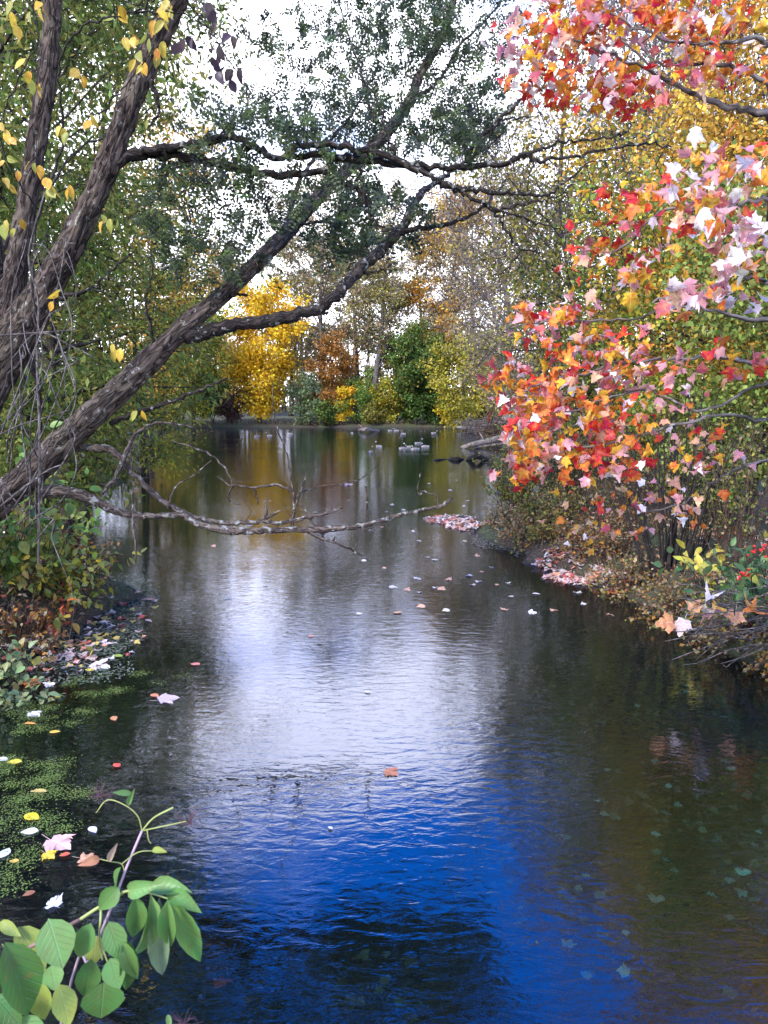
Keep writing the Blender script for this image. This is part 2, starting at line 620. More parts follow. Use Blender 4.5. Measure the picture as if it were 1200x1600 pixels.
def water_material():
    m, t = new_mat('pond_water')
    g = nd(t, 'ShaderNodeNewGeometry')

    def noise(sx, sy, detail, rough=0.5, dist=0.0):
        mp = nd(t, 'ShaderNodeMapping')
        mp.inputs['Scale'].default_value = (sx, sy, 1)
        mp.inputs['Rotation'].default_value = (0, 0, 0.12)
        link(t, g.outputs['Position'], mp.inputs['Vector'])
        n = nd(t, 'ShaderNodeTexNoise')
        n.inputs['Scale'].default_value = 1
        n.inputs['Detail'].default_value = detail
        n.inputs['Roughness'].default_value = rough
        n.inputs['Distortion'].default_value = dist
        link(t, mp.outputs[0], n.inputs['Vector'])
        return n.outputs['Fac']
    patch = ramp(t, noise(0.16, 0.30, 2), [(0.36, 0.32), (0.64, 1.0)])
    rip = math_node(t, 'ADD', math_node(t, 'MULTIPLY', noise(7.0, 14.0, 3, 0.5, 0.5), 0.65),
                    math_node(t, 'MULTIPLY', noise(1.8, 3.8, 2, 0.5), 0.45))
    h = math_node(t, 'MULTIPLY', rip, patch)
    bp = nd(t, 'ShaderNodeBump')
    bp.inputs['Strength'].default_value = 1.0
    bp.inputs['Distance'].default_value = 0.0068
    link(t, h, bp.inputs['Height'])
    gl = nd(t, 'ShaderNodeBsdfGlossy')
    gl.inputs['Color'].default_value = (0.80, 0.83, 1.0, 1)
    gl.inputs['Roughness'].default_value = 0.02
    link(t, bp.outputs[0], gl.inputs['Normal'])
    tp = nd(t, 'ShaderNodeBsdfTransparent')
    tp.inputs['Color'].default_value = (0.25, 0.44, 0.42, 1)
    fr = nd(t, 'ShaderNodeFresnel')
    # the same share is mirrored from above and from below
    link(t, math_node(t, 'POWER', 2.35, math_node(t, 'SUBTRACT', 1.0, math_node(t, 'MULTIPLY', g.outputs['Backfacing'], 2.0))), fr.inputs['IOR'])
    link(t, bp.outputs[0], fr.inputs['Normal'])
    mx = nd(t, 'ShaderNodeMixShader')
    link(t, fr.outputs[0], mx.inputs[0])
    link(t, tp.outputs[0], mx.inputs[1])
    link(t, gl.outputs[0], mx.inputs[2])
    o = nd(t, 'ShaderNodeOutputMaterial')
    link(t, mx.outputs[0], o.inputs[0])
    return m


M_GROUND = ground_material()
M_WATER = water_material()

# ------------------------------------------------------------------ ground and water
POND = np.array([(-4.5, 0.9), (-3.7, 2.5), (-3.5, 5.0), (-3.45, 6.6), (-3.4, 8.2), (-3.5, 10.0), (-5.0, 12.0), (-7.0, 16.5), (-8.2, 22),
                 (-9.3, 30), (-13.5, 45), (-20, 65), (-24, 82), (-23, 91), (-10, 93.5), (0, 92.5), (7, 93), (9.6, 88), (9.0, 70), (8.2, 55),
                 (7.2, 45), (6.0, 30), (4.4, 21), (2.7, 17.6), (1.85, 15.6), (2.2, 13.6), (2.55, 12.2), (3.05, 10.0), (3.4, 8.6), (3.75, 7.2),
                 (4.3, 5.0), (4.9, 2.5), (5.2, 0.9)])


def pond_sd(x, y):
    """signed distance to the shore, negative in the pond"""
    p = np.stack([x, y], -1)
    d = np.full(x.shape, 1e9)
    inside = np.zeros(x.shape, bool)
    n = len(POND)
    for i in range(n):
        a, b = POND[i], POND[(i + 1) % n]
        ab = b - a
        tt = np.clip(((p - a) @ ab) / (ab @ ab), 0, 1)
        q = a + tt[..., None] * ab
        d = np.minimum(d, np.linalg.norm(p - q, axis=-1))
        cond = (a[1] > y) != (b[1] > y)
        xin = (b[0] - a[0]) * (y - a[1]) / (b[1] - a[1] + 1e-12) + a[0]
        inside ^= cond & (x < xin)
    return np.where(inside, -d, d)


def ground_z(x, y):
    x, y = np.asarray(x, float), np.asarray(y, float)
    d = pond_sd(x, y)
    q = np.stack([x, y, np.zeros_like(x)], -1)
    d = d + (vnoise(q * 1.3, 3) - 0.5) * 0.5 + (vnoise(q * 4.0, 4) - 0.5) * 0.18
    up = 0.42 * np.clip(d / 0.7, 0, 1) ** 0.7 + 0.5 * np.clip((d - 0.7) / 12, 0, 1) + 1.5 * np.clip((d - 12) / 80, 0, 1)
    up = up + (vnoise(q * 0.8, 5) - 0.5) * 0.22 * np.clip(d, 0, 1) + (vnoise(q * 3.5, 6) - 0.5) * 0.10 * np.clip(d, 0, 1)
    down = -np.minimum(0.95, 0.42 * np.maximum(-d, 0) ** 0.8)
    return np.where(d > 0, up, down)


def gz(x, y):
    return float(ground_z(np.array([x]), np.array([y]))[0])


def warp(lo, hi, c, n, p=2.6):
    t = np.linspace(-1, 1, n)
    s = np.sign(t) * np.abs(t) ** p
    return np.where(s < 0, c + s * (c - lo), c + s * (hi - c))


gx = warp(-900, 900, 0, 330, 3.0)
gy = warp(-200, 1200, 8, 360, 3.0)
X, Yg = np.meshgrid(gx, gy)
Z = ground_z(X, Yg)
mb = MB()
ny, nx = X.shape
ii = (np.arange(ny - 1)[:, None] * nx + np.arange(nx - 1)[None]).ravel()
mb.add(np.stack([X, Yg, Z], -1).reshape(-1, 3), [np.stack([ii, ii + 1, ii + nx + 1, ii + nx], -1)])
tag(mb.build('ground', M_GROUND), kind='structure')
mb = MB()
mb.add([[-45, 0.2, 0], [25, 0.2, 0], [25, 100, 0], [-45, 100, 0]], [[[0, 1, 2, 3]]])
tag(mb.build('water', M_WATER), kind='structure')

# ------------------------------------------------------------------ palettes (linear base colours)
YEL = [(0.76, 0.46, 0.02), (0.80, 0.52, 0.03), (0.70, 0.36, 0.02)]
YELG = [(0.34, 0.32, 0.03), (0.42, 0.36, 0.03), (0.24, 0.27, 0.03), (0.55, 0.40, 0.03)]
OLIVE = [(0.20, 0.19, 0.035), (0.28, 0.24, 0.045), (0.14, 0.15, 0.03), (0.36, 0.28, 0.06)]
GREEN = [(0.06, 0.12, 0.02), (0.09, 0.16, 0.03), (0.12, 0.19, 0.035), (0.05, 0.09, 0.02)]
LGREEN = [(0.20, 0.27, 0.05), (0.27, 0.33, 0.07), (0.14, 0.21, 0.04), (0.32, 0.34, 0.08)]
TAN = [(0.30, 0.22, 0.12), (0.24, 0.20, 0.12), (0.36, 0.25, 0.12), (0.22, 0.20, 0.10)]
ORNG = [(0.60, 0.24, 0.03), (0.66, 0.31, 0.04), (0.52, 0.18, 0.03)]
RUST = [(0.34, 0.15, 0.03), (0.42, 0.19, 0.03), (0.26, 0.14, 0.04)]
GREYT = [(0.19, 0.16, 0.12), (0.25, 0.20, 0.145), (0.15, 0.13, 0.09), (0.30, 0.21, 0.12)]
AMBER = [(0.62, 0.36, 0.05), (0.55, 0.28, 0.04), (0.48, 0.34, 0.06), (0.70, 0.42, 0.07)]

LOLIVE = [(0.12, 0.17, 0.03), (0.17, 0.20, 0.04), (0.09, 0.14, 0.03), (0.25, 0.24, 0.05), (0.15, 0.22, 0.04)]

# ------------------------------------------------------------------ grown trees
def branch_path(rng, start, d, L, n, wob, lift):
    p = [np.asarray(start, float)]
    d = np.asarray(d, float)
    for _ in range(n):
        d = d + rng.normal(0, wob, 3) + np.array([0, 0, lift])
        d = d / math.sqrt(d @ d)
        p.append(p[-1] + d * (L / n))
    return np.array(p)


def grown_tree(name, label, base, H, R, cols, leaf, per, cat='tree', wts=None, clear=0.15, nb=16, n2=5, n3=4, sig=0.35, lift=0.05,
               elev=0.55, trunk_r=None, bark=None, seed=1, lean=(0, 0), tm=None, droop=0.0, twig_r=0.012, group=None, low=0.5, var=0.2,
               clump_var=0.25, sides=3, bare=0.0, stems=1):
    """trunk, limbs, twigs and leaf clumps; base is a world point on the ground"""
    rng = np.random.default_rng(seed)
    base = np.array([base[0], base[1], gz(base[0], base[1]) - 0.12])
    root = thing(name, label, cat, base, group)
    bark = bark or M_FAR
    tb, tw = MB(), MB()
    tr = trunk_r or H * 0.014
    tips, tdir = [], []
    for st in range(stems):
        ln = np.array([lean[0], lean[1], 1.0])
        b0 = base.copy()
        Hs = H
        if stems > 1:
            a = st * 6.283 / stems + rng.uniform(0, 1)
            ln = ln + np.array([math.cos(a), math.sin(a), 0]) * rng.uniform(0.1, 0.45) * R / H * 2
            b0 = base + np.array([math.cos(a), math.sin(a), 0]) * rng.uniform(0, 0.15)
            Hs = H * rng.uniform(0.7, 1.0)
        tp = branch_path(rng, b0, ln / np.linalg.norm(ln), Hs * 0.97, 9, 0.05, 0.02)
        trad = tr * (1 - 0.88 * np.linspace(0, 1, 10)) * (1.25 if stems == 1 else 0.8)
        trad[0] *= 1.3
        sp = smooth(np.column_stack([tp, trad]), 2)
        tube(tb, sp[:, :3], sp[:, 3], 7 if stems == 1 else 5, lump=0.08, seed=seed)
        nbs = max(3, nb // stems)
        az = rng.uniform(0, 6.28)
        for i in range(nbs):
            f = clear + (1 - clear) * (i + rng.uniform(0, 0.9)) / nbs
            f = min(f, 0.99)
            k = f * 9
            i0 = min(int(k), 8)
            s0 = tp[i0] + (tp[i0 + 1] - tp[i0]) * (k - i0)
            az += 2.4 + rng.normal(0, 0.4)
            prof = math.sin(math.pi * min(1, max(0.0, (1 - f) * 0.85 + 0.12)) ** (low)) ** 0.7
            L = R * prof * rng.uniform(0.65, 1.12) / math.cos(elev * 0.7) + 0.1 * R
            el = elev * rng.uniform(0.6, 1.3) + 0.45 * max(0, f - 0.55)
            d = np.array([math.cos(az) * math.cos(el), math.sin(az) * math.cos(el), math.sin(el)])
            rb = max(tr * (1 - 0.85 * f) * 0.5, twig_r * 1.6)
            bp_ = branch_path(rng, s0, d, L, 5, 0.12, lift - droop * 0.5)
            tube(tb, bp_, np.linspace(rb, twig_r, 6), 4, cap=False)
            for j in range(n2):
                g = 0.25 + 0.75 * (j + rng.uniform(0, 1)) / n2
                k = min(g, 0.99) * 5
                i0 = int(k)
                s1 = bp_[i0] + (bp_[i0 + 1] - bp_[i0]) * (k - i0)
                dd = nrm((bp_[i0 + 1] - bp_[i0]))
                d2 = nrm(dd + rng.normal(0, 0.65, 3) + [0, 0, 0.1 - droop])
                L2 = L * rng.uniform(0.22, 0.45)
                p2 = branch_path(rng, s1, d2, L2, 3, 0.18, lift - droop)
                tube(tw, p2, np.linspace(max(twig_r * 1.3, rb * 0.3), twig_r * 0.7, 4), sides, cap=False)
                for q in range(n3):
                    h = rng.uniform(0.2, 1.0) * 2.99
                    i1 = int(h)
                    s2 = p2[i1] + (p2[i1 + 1] - p2[i1]) * (h - i1)
                    d3 = nrm(d2 + rng.normal(0, 0.7, 3) + [0, 0, -droop * 1.2])
                    L3 = L2 * rng.uniform(0.35, 0.8)
                    e = s2 + d3 * L3 + [0, 0, -droop * L3 * 0.6]
                    tube(tw, np.array([s2, (s2 + e) / 2 + rng.normal(0, 0.06 * L3, 3), e]), np.array([twig_r * 0.8, twig_r * 0.65, twig_r * 0.4]), 3, cap=False)
                    if rng.uniform() > bare:
                        tips.append(e)
                        tdir.append(d3)
                        if n3 > 2 and q % 2 == 0:
                            tips.append((s2 + e) / 2)
                            tdir.append(d3)
    tb.build('trunk', bark, root)
    tw.build('twigs', bark, root, kind='stuff')
    if per > 0 and tips:
        tips, tdir = np.array(tips), np.array(tdir)
        cnt = rng.poisson(per * rng.uniform(0.4, 1.6, len(tips)))
        idx = np.repeat(np.arange(len(tips)), cnt)
        pos = tips[idx] + rng.normal(0, sig, (len(idx), 3)) * [1, 1, 0.7]
        pos[:, 2] = np.maximum(pos[:, 2], base[2] + 0.2)
        cl = rng.normal(1, clump_var, len(tips))[idx].clip(0.4, 1.7)[:, None]
        cc = pal(rng, len(tips), cols, wts, 0.05)[idx]
        c = np.where(rng.uniform(0, 1, (len(idx), 1)) < 0.6, cc, pal(rng, len(idx), cols, wts, var)) * (1 + (cl - 1) * 0.8) * (1 + rng.normal(0, var * 0.6, (len(idx), 1)))
        yd = nrm(tdir[idx] * 0.5 + rng.normal(0, 0.7, (len(idx), 3)) + [0, 0, -0.35 - droop])
        hint = nrm(rng.normal(0, 0.8, (len(idx), 3)) + [0, 0, 0.6])
        sz = leaf * rng.uniform(0.6, 1.3, len(idx))
        lb = MB()
        scatter(lb, tm or tmpl_diamond(0.36), pos, yd, hint, sz, np.clip(c, 0.004, 0.85))
        lb.build('crown', M_LEAF, root, kind='stuff')
    return root


def wx(px, Y):
    return (px - 600) / F * Y * 1.0


G_FAR = 'trees along the far shore'
far = [
    # name, label, px, Y, H, R, palette, leaf, per, extra
    ('maple_tree', 'bright yellow maple on the far shore, its crown reaching the water', 407, 95, 14.6, 4.1, YEL + [(0.55, 0.42, 0.04)], 0.36, 18, dict(clear=0.05, nb=30, n2=6, n3=4, sig=0.5, low=0.75, elev=0.35, clump_var=0.22, wts=[4, 3, 2, 1])),
    ('broadleaf_tree', 'green and yellow tree just left of the bright yellow maple', 305, 92, 11.5, 4.6, YELG + GREEN[1:3], 0.36, 9, dict(clear=0.06, nb=20, low=0.7, sig=0.5)),
    ('broadleaf_tree', 'yellow-green tree at the left end of the far shore', 252, 84, 11, 4.0, YELG, 0.34, 8, dict(clear=0.05, nb=18, low=0.7, sig=0.5)),
    ('shade_tree', 'tall tan half-bare tree right behind the bright yellow maple', 505, 104, 27, 7.5, TAN + OLIVE[:1], 0.30, 4.0, dict(clear=0.2, nb=24, n2=6, n3=4, sig=0.55, elev=0.8, bark=M_GREY, twig_r=0.03)),
    ('shade_tree', 'tall thin-leaved grey tree with a visible trunk mid far shore', 585, 98, 24, 6.5, TAN + OLIVE[:2], 0.28, 2.6, dict(clear=0.25, nb=20, n2=6, n3=4, sig=0.5, elev=0.8, bark=M_GREY, twig_r=0.03, trunk_r=0.38)),
    ('broadleaf_tree', 'small rust-orange tree right of the yellow maple', 520, 95, 8.8, 2.6, RUST, 0.28, 7, dict(clear=0.2, nb=14, sig=0.4)),
    ('sapling', 'little bright yellow sapling by the water below the rust-orange tree', 535, 93.6, 4.2, 1.0, YEL, 0.28, 6, dict(clear=0.15, nb=9, n2=3, n3=3, sig=0.25)),
    ('broadleaf_tree', 'dark green rounded tree on the far shore behind the geese', 645, 95, 9.0, 3.8, GREEN + OLIVE[:1], 0.34, 11, dict(clear=0.06, nb=20, low=0.7, sig=0.5)),
    ('broadleaf_tree', 'orange-tan tree rising above the dark green tree', 688, 100, 25, 5.5, AMBER + TAN[:2] + ORNG[:1], 0.32, 5.5, dict(clear=0.25, nb=22, n2=6, sig=0.5, elev=0.7, twig_r=0.03)),
    ('shade_tree', 'grey bare-twigged tree at the right end of the far shore', 738, 96, 27, 6.5, TAN, 0.26, 2.2, dict(clear=0.15, nb=26, n2=7, n3=5, sig=0.5, elev=0.7, bark=M_GREY, twig_r=0.03)),
    ('broadleaf_tree', 'yellow shrubby tree beside the driftwood logs', 722, 88, 8.0, 3.6, YELG + OLIVE, 0.30, 8, dict(clear=0.04, nb=18, low=0.75, sig=0.45)),
    ('broadleaf_tree', 'olive tree between the grey trunk and the dark green tree', 618, 101, 17, 4.5, OLIVE + TAN[:2], 0.32, 4, dict(clear=0.08, nb=18, sig=0.5)),
    ('broadleaf_tree', 'low tan tree far behind the yellow maple on its left', 345, 112, 19, 6.0, AMBER + TAN, 0.36, 6, dict(clear=0.1, nb=18, sig=0.55)),
    ('broadleaf_tree', 'grey-green tree behind the gap right of the yellow maple', 455, 112, 22, 6.0, OLIVE + TAN, 0.34, 5, dict(clear=0.1, nb=18, sig=0.5)),
    ('broadleaf_tree', 'tan background tree far behind the grey trunk', 560, 122, 25, 6.5, TAN + OLIVE[:1], 0.36, 5, dict(clear=0.12, nb=18, sig=0.5)),
    ('broadleaf_tree', 'tan background tree far behind the dark green tree', 650, 120, 26, 6.5, TAN + AMBER[2:3], 0.36, 5, dict(clear=0.12, nb=18, sig=0.5)),
]
for i, (nm, lb, px, Y, H, R, cols, leaf, per, ex) in enumerate(far):
    grown_tree(nm, lb, (wx(px, Y), Y), H, R, cols, leaf, per * (1.0 if i == 0 else 2.4 if Y < 97 else 5.2), seed=100 + i, group=G_FAR, **ex)

G_SHRUB = 'shrubs along the far shore'
shr = [
    ('silvery grey-green shrub beside the yellow maple', 482, 94.6, 5.0, 2.2, [(0.14, 0.19, 0.09), (0.20, 0.24, 0.13), (0.10, 0.15, 0.05)]),
    ('fresh green grassy shrub under the grey trunk', 562, 94.4, 4.0, 2.6, [(0.12, 0.21, 0.03), (0.18, 0.25, 0.05)]),
    ('yellow-green shrub at the foot of the olive tree', 608, 94.4, 4.4, 2.4, YELG),
    ('low brushy green shrub below the rust-orange tree', 512, 94.3, 2.6, 2.0, GREEN + OLIVE[:1]),
    ('low tan shrub at the water between sapling and grey trunk', 588, 94.0, 2.0, 2.0, OLIVE),
    ('dark green bush at the water behind the geese', 668, 94.3, 3.6, 2.4, GREEN),
    ('yellow-leaved bush behind the driftwood logs', 700, 94.2, 3.6, 2.2, YELG + YEL[:1]),
    ('olive bush at the far right corner of the pond', 752, 92, 4.0, 2.4, OLIVE + YELG[:1]),
    ('green bush at the left foot of the yellow maple', 335, 94.4, 4.6, 2.4, GREEN + YELG[:1]),
    ('yellow bush at the left end of the far shore', 272, 92.5, 5.5, 2.6, YELG + YEL[:1]),
]
for i, (lb, px, Y, H, R, cols) in enumerate(shr):
    grown_tree('shrub', lb, (wx(px, Y), Y), H, R, cols, 0.26, 14, cat='shrub', seed=200 + i, group=G_SHRUB, clear=0.05, nb=16, n2=4, n3=3, sig=0.3,
               low=0.8, trunk_r=0.06, stems=4, twig_r=0.015)
grown_tree('brown_bush', 'maroon-brown bare bush at the left foot of the yellow maple', (wx(362, 94.2), 94.2), 2.9, 2.2, [(0.07, 0.04, 0.03), (0.10, 0.05, 0.035)],
           0.2, 8, cat='shrub', seed=231, clear=0.03, nb=20, sig=0.25, low=0.8, trunk_r=0.06, stems=4, bark=M_BROWNT, twig_r=0.02)

G_RW = 'woods along the right bank'
rw = [
    ('olive_tree', 'tall olive-yellow tree rising over the long dark limb', 868, 46, 21.5, 4.0, GREYT + OLIVE[1:3], 0.22, 2.2, dict(clear=0.35, nb=24, n2=6, n3=4, sig=0.4, elev=0.6, twig_r=0.02)),
    ('shade_tree', 'tall bare grey tree left of the olive-yellow one', 790, 62, 22, 6.0, GREYT, 0.20, 1.5, dict(clear=0.15, nb=28, n2=7, n3=5, sig=0.4, elev=0.75, bark=M_GREY, twig_r=0.022)),
    ('shade_tree', 'bare grey-brown tree with tan leaves right of the olive-yellow one', 948, 42, 24, 6.0, GREYT, 0.18, 1.6, dict(clear=0.15, nb=30, n2=7, n3=5, sig=0.4, elev=0.75, bark=M_GREY, twig_r=0.017)),
    ('shade_tree', 'tall brown-grey tree behind the top right maple leaves', 1060, 34, 25, 6.0, GREYT, 0.17, 2, dict(clear=0.12, nb=30, n2=7, n3=5, sig=0.4, elev=0.75, bark=M_GREY, twig_r=0.015)),
    ('shade_tree', 'tall tan tree at the right edge behind the maple', 1190, 28, 24, 6.0, GREYT + TAN[:1], 0.17, 2.6, dict(clear=0.12, nb=28, n2=7, n3=5, sig=0.4, elev=0.75, bark=M_GREY, twig_r=0.013)),
    ('broadleaf_tree', 'ochre small-leaved tree leaning over the far right water', 775, 72, 15, 5.0, TAN + AMBER[2:3] + OLIVE[:1], 0.22, 5, dict(clear=0.05, nb=24, n2=6, sig=0.45, twig_r=0.02)),
    ('broadleaf_tree', 'brushy grey-ochre tree overhanging the driftwood', 815, 50, 11.5, 4.4, GREYT + AMBER[2:3] + TAN[:1], 0.16, 5, dict(clear=0.04, nb=26, n2=6, n3=4, sig=0.35, twig_r=0.014, bark=M_GREY, lean=(-0.12, 0))),
    ('broadleaf_tree', 'yellow-olive tree above the left end of the maple leaves', 852, 33, 9.5, 3.4, OLIVE[:2] + TAN + GREYT, 0.13, 7, dict(clear=0.05, nb=26, n2=6, n3=4, sig=0.28, twig_r=0.011, lean=(-0.1, 0))),
    ('broadleaf_tree', 'grey bare branchy tree arching over the pond corner', 890, 27, 8.2, 3.4, OLIVE, 0.10, 1.5, dict(clear=0.05, nb=26, n2=6, n3=5, sig=0.3, twig_r=0.011, bark=M_GREY, lean=(-0.2, 0), droop=0.12)),
    ('broadleaf_tree', 'yellow-green small-leaved tree behind the middle of the maple', 935, 21, 8.0, 3.0, OLIVE + TAN[:2] + YELG[:1], 0.105, 9, dict(clear=0.06, nb=28, n2=6, n3=4, sig=0.22, twig_r=0.009)),
    ('broadleaf_tree', 'golden yellow tree at the upper right behind the white maple leaves', 1125, 14.5, 7.0, 3.0, AMBER + [(0.7, 0.48, 0.06)], 0.085, 11, dict(clear=0.25, nb=30, n2=6, n3=5, sig=0.22, twig_r=0.007)),
    ('broadleaf_tree', 'golden orange tree at the right edge of the photo', 1240, 13, 7.2, 2.6, AMBER, 0.085, 11, dict(clear=0.25, nb=28, n2=6, n3=5, sig=0.22, twig_r=0.007)),
    ('understorey_tree', 'light green small tree behind the lower maple leaves', 1045, 14.5, 4.6, 2.2, LGREEN + YELG[:2], 0.09, 10, dict(clear=0.08, nb=26, n2=6, n3=4, sig=0.2, twig_r=0.006)),
    ('understorey_tree', 'pale green bushy small tree at the right edge', 1180, 12.0, 3.9, 2.0, LGREEN, 0.085, 11, dict(clear=0.12, nb=26, n2=6, n3=4, sig=0.2, twig_r=0.006)),
    ('understorey_tree', 'olive-green small tree behind the bare thicket', 985, 18.5, 5.0, 2.4, OLIVE + GREEN[:2] + YELG[:1], 0.10, 9, dict(clear=0.06, nb=24, n2=6, n3=4, sig=0.22, twig_r=0.007)),
    ('broadleaf_tree', 'brown-olive tree deep in the right woods', 1010, 25, 13, 3.6, GREYT, 0.12, 2.2, dict(clear=0.1, nb=28, n2=7, n3=5, sig=0.3, twig_r=0.012, bark=M_GREY)),
    ('broadleaf_tree', 'olive tree deep in the right woods at the edge', 1150, 22, 12, 3.6, GREYT, 0.12, 2.6, dict(clear=0.06, nb=28, n2=7, n3=5, sig=0.3, twig_r=0.012, bark=M_GREY)),
]
for i, (nm, lb, px, Y, H, R, cols, leaf, per, ex) in enumerate(rw):
    grown_tree(nm, lb, (wx(px, Y), Y), H, R, cols, leaf, per * 1.5, seed=300 + i, group=G_RW, **ex)

G_LW = 'woods along the left bank'
WILLOW = tmpl_diamond(0.17)
lw = [
    ('willow_tree', 'green narrow-leaved tree behind the forked trunk at the left edge', 60, 13.5, 11.5, 3.3, LOLIVE, 0.15, 13, dict(clear=0.03, nb=36, n2=6, n3=5, sig=0.22, twig_r=0.007, tm=WILLOW, droop=0.12, low=0.8)),
    ('willow_tree', 'green drooping tree filling the gap beside the leaning trunk', 105, 19, 12.5, 4.0, LOLIVE + OLIVE[:2], 0.17, 12, dict(clear=0.03, nb=36, n2=6, n3=5, sig=0.28, twig_r=0.009, tm=WILLOW, droop=0.15, low=0.8)),
    ('willow_tree', 'yellow-green tree with boughs hanging low over the left water', 225, 27, 8.5, 3.2, LOLIVE + YELG[:2], 0.17, 8, dict(clear=0.03, nb=28, n2=6, n3=5, sig=0.3, twig_r=0.01, tm=WILLOW, droop=0.2, low=0.85)),
    ('broadleaf_tree', 'orange-amber tree behind the left trunks', 232, 52, 20, 4.2, AMBER + ORNG[1:2], 0.26, 6, dict(clear=0.1, nb=26, n2=6, sig=0.45, twig_r=0.02)),
    ('broadleaf_tree', 'olive-green tree far left behind the forked trunk', 130, 40, 21, 5.5, LOLIVE + OLIVE, 0.26, 7, dict(clear=0.06, nb=28, n2=6, sig=0.45, twig_r=0.02)),
    ('broadleaf_tree', 'dark green tree behind the left edge of the photo', -30, 24, 15, 4.5, LOLIVE, 0.18, 9, dict(clear=0.05, nb=28, n2=6, sig=0.35, twig_r=0.012)),
]
lw += [
    ('broadleaf_tree', 'olive tree behind the left bank, beyond the left edge', -230, 20, 13, 4.5, LOLIVE, 0.18, 7, dict(clear=0.04, nb=28, n2=6, sig=0.35, twig_r=0.012)),
    ('broadleaf_tree', 'yellow-green tree behind the left bank, beyond the left edge', -330, 32, 16, 6.0, YELG + LOLIVE, 0.24, 7, dict(clear=0.04, nb=28, n2=6, sig=0.45, twig_r=0.015)),
    ('broadleaf_tree', 'amber tree behind the left bank, beyond the left edge', -120, 46, 18, 7.0, AMBER + OLIVE, 0.3, 7, dict(clear=0.04, nb=28, n2=6, sig=0.5, twig_r=0.02)),
]
for i, (nm, lb, px, Y, H, R, cols, leaf, per, ex) in enumerate(lw):
    grown_tree(nm, lb, (wx(px, Y), Y), H, R, cols, leaf, per * 1.4, seed=400 + i, group=G_LW, **ex)


# the wood behind the far shore, too far to tell its trees apart
rng = np.random.default_rng(17)
b = MB()
for i in range(640):
    x, y = rng.uniform(-110, 70), rng.uniform(128, 165)
    h = rng.uniform(5, 16)
    m = 60
    q = np.column_stack([rng.normal(x, 1.5, m), rng.normal(y, 1.5, m), np.abs(rng.normal(0, 0.5, m)) * h + gz(x, y)])
    scatter(b, tmpl_diamond(0.4), q, rdir(rng, m, -0.5), rdir(rng, m, 0.5), rng.uniform(0.4, 0.8, m), pal(rng, m, [TAN, OLIVE, AMBER, GREEN, TAN][rng.integers(5)], None, 0.2))
    tube(b, np.array([[x, y, gz(x, y) - 0.2], [x + rng.normal(0, 0.3), y, h * 0.6], [x + rng.normal(0, 0.6), y, h * 1.2]]), [0.2, 0.15, 0.04], 4, col=(0.08, 0.065, 0.055), cap=False)
tag(b.build('distant_wood', M_LEAF), 'distant autumn wood seen between the far shore trees', 'wood', kind='stuff')


# ------------------------------------------------------------------ big trees on the left bank
def px_path(rows, per=6, wscale=1.0):
    """rows of (px, py, Y, width in px) -> smoothed points and radii"""
    q = np.array([np.append(at(r[0], r[1], r[2]), r[3] * wscale * r[2] / F / 2) for r in rows])
    s = smooth(q, per)
    return s[:, :3], np.maximum(s[:, 3], 0.002)


def feather(rng, mb, nodes, nrad, targets, r0=0.006, sag=0.0, k=4, wob=0.12, toward=None):
    """twigs from the nearest wood to every target; returns for each target its twig points"""
    nodes, nrad = list(nodes), list(nrad)
    N = np.array(nodes)
    targets = np.asarray(targets, float)
    d0 = np.array([np.min(np.linalg.norm(N - t, axis=1)) for t in targets])
    buf = np.empty((len(nodes) + len(targets) * 5, 3))
    rb = np.empty(len(buf))
    buf[:len(nodes)] = N
    rb[:len(nodes)] = nrad
    cnt = len(nodes)
    out = [None] * len(targets)
    for ti in np.argsort(d0):
        t = targets[ti]
        dd = np.linalg.norm(buf[:cnt] - t, axis=1)
        if toward is not None:                    # prefer wood that lies back towards the stem
            dd = dd + 0.5 * np.maximum(0, (buf[:cnt] - t) @ toward)
        i = int(np.argmin(dd))
        s = buf[i]
        L = np.linalg.norm(t - s)
        m1 = s + (t - s) * 0.33 + rng.normal(0, wob * L, 3) * 0.6 + [0, 0, sag * L]
        m2 = s + (t - s) * 0.68 + rng.normal(0, wob * L, 3) * 0.6 + [0, 0, sag * L * 0.8]
        p = smooth(np.array([s, m1, m2, t]), 3)
        rs = min(rb[i] * 0.75, r0 * (0.6 + 1.6 * L))
        r = np.linspace(rs, max(rs * 0.35, r0 * 0.22), len(p))
        tube(mb, p, r, k, cap=False)
        sel = p[2::2][:5]
        buf[cnt:cnt + len(sel)] = sel
        rb[cnt:cnt + len(sel)] = r[2::2][:5]
        cnt += len(sel)
        out[ti] = p
    return out


def blobs(rng, specs):
    """specs (cx, cy, rx, ry, n, Y, dY) -> points"""
    o = []
    for cx_, cy_, rx, ry, n, Y, dY in specs:
        for _ in range(n):
            a, q = rng.uniform(0, 6.283), math.sqrt(rng.uniform(0, 1))
            o.append(at(cx_ + rx * q * math.cos(a), cy_ + ry * q * math.sin(a), Y + rng.uniform(-dY, dY)))
    return np.array(o)


rng = np.random.default_rng(5)
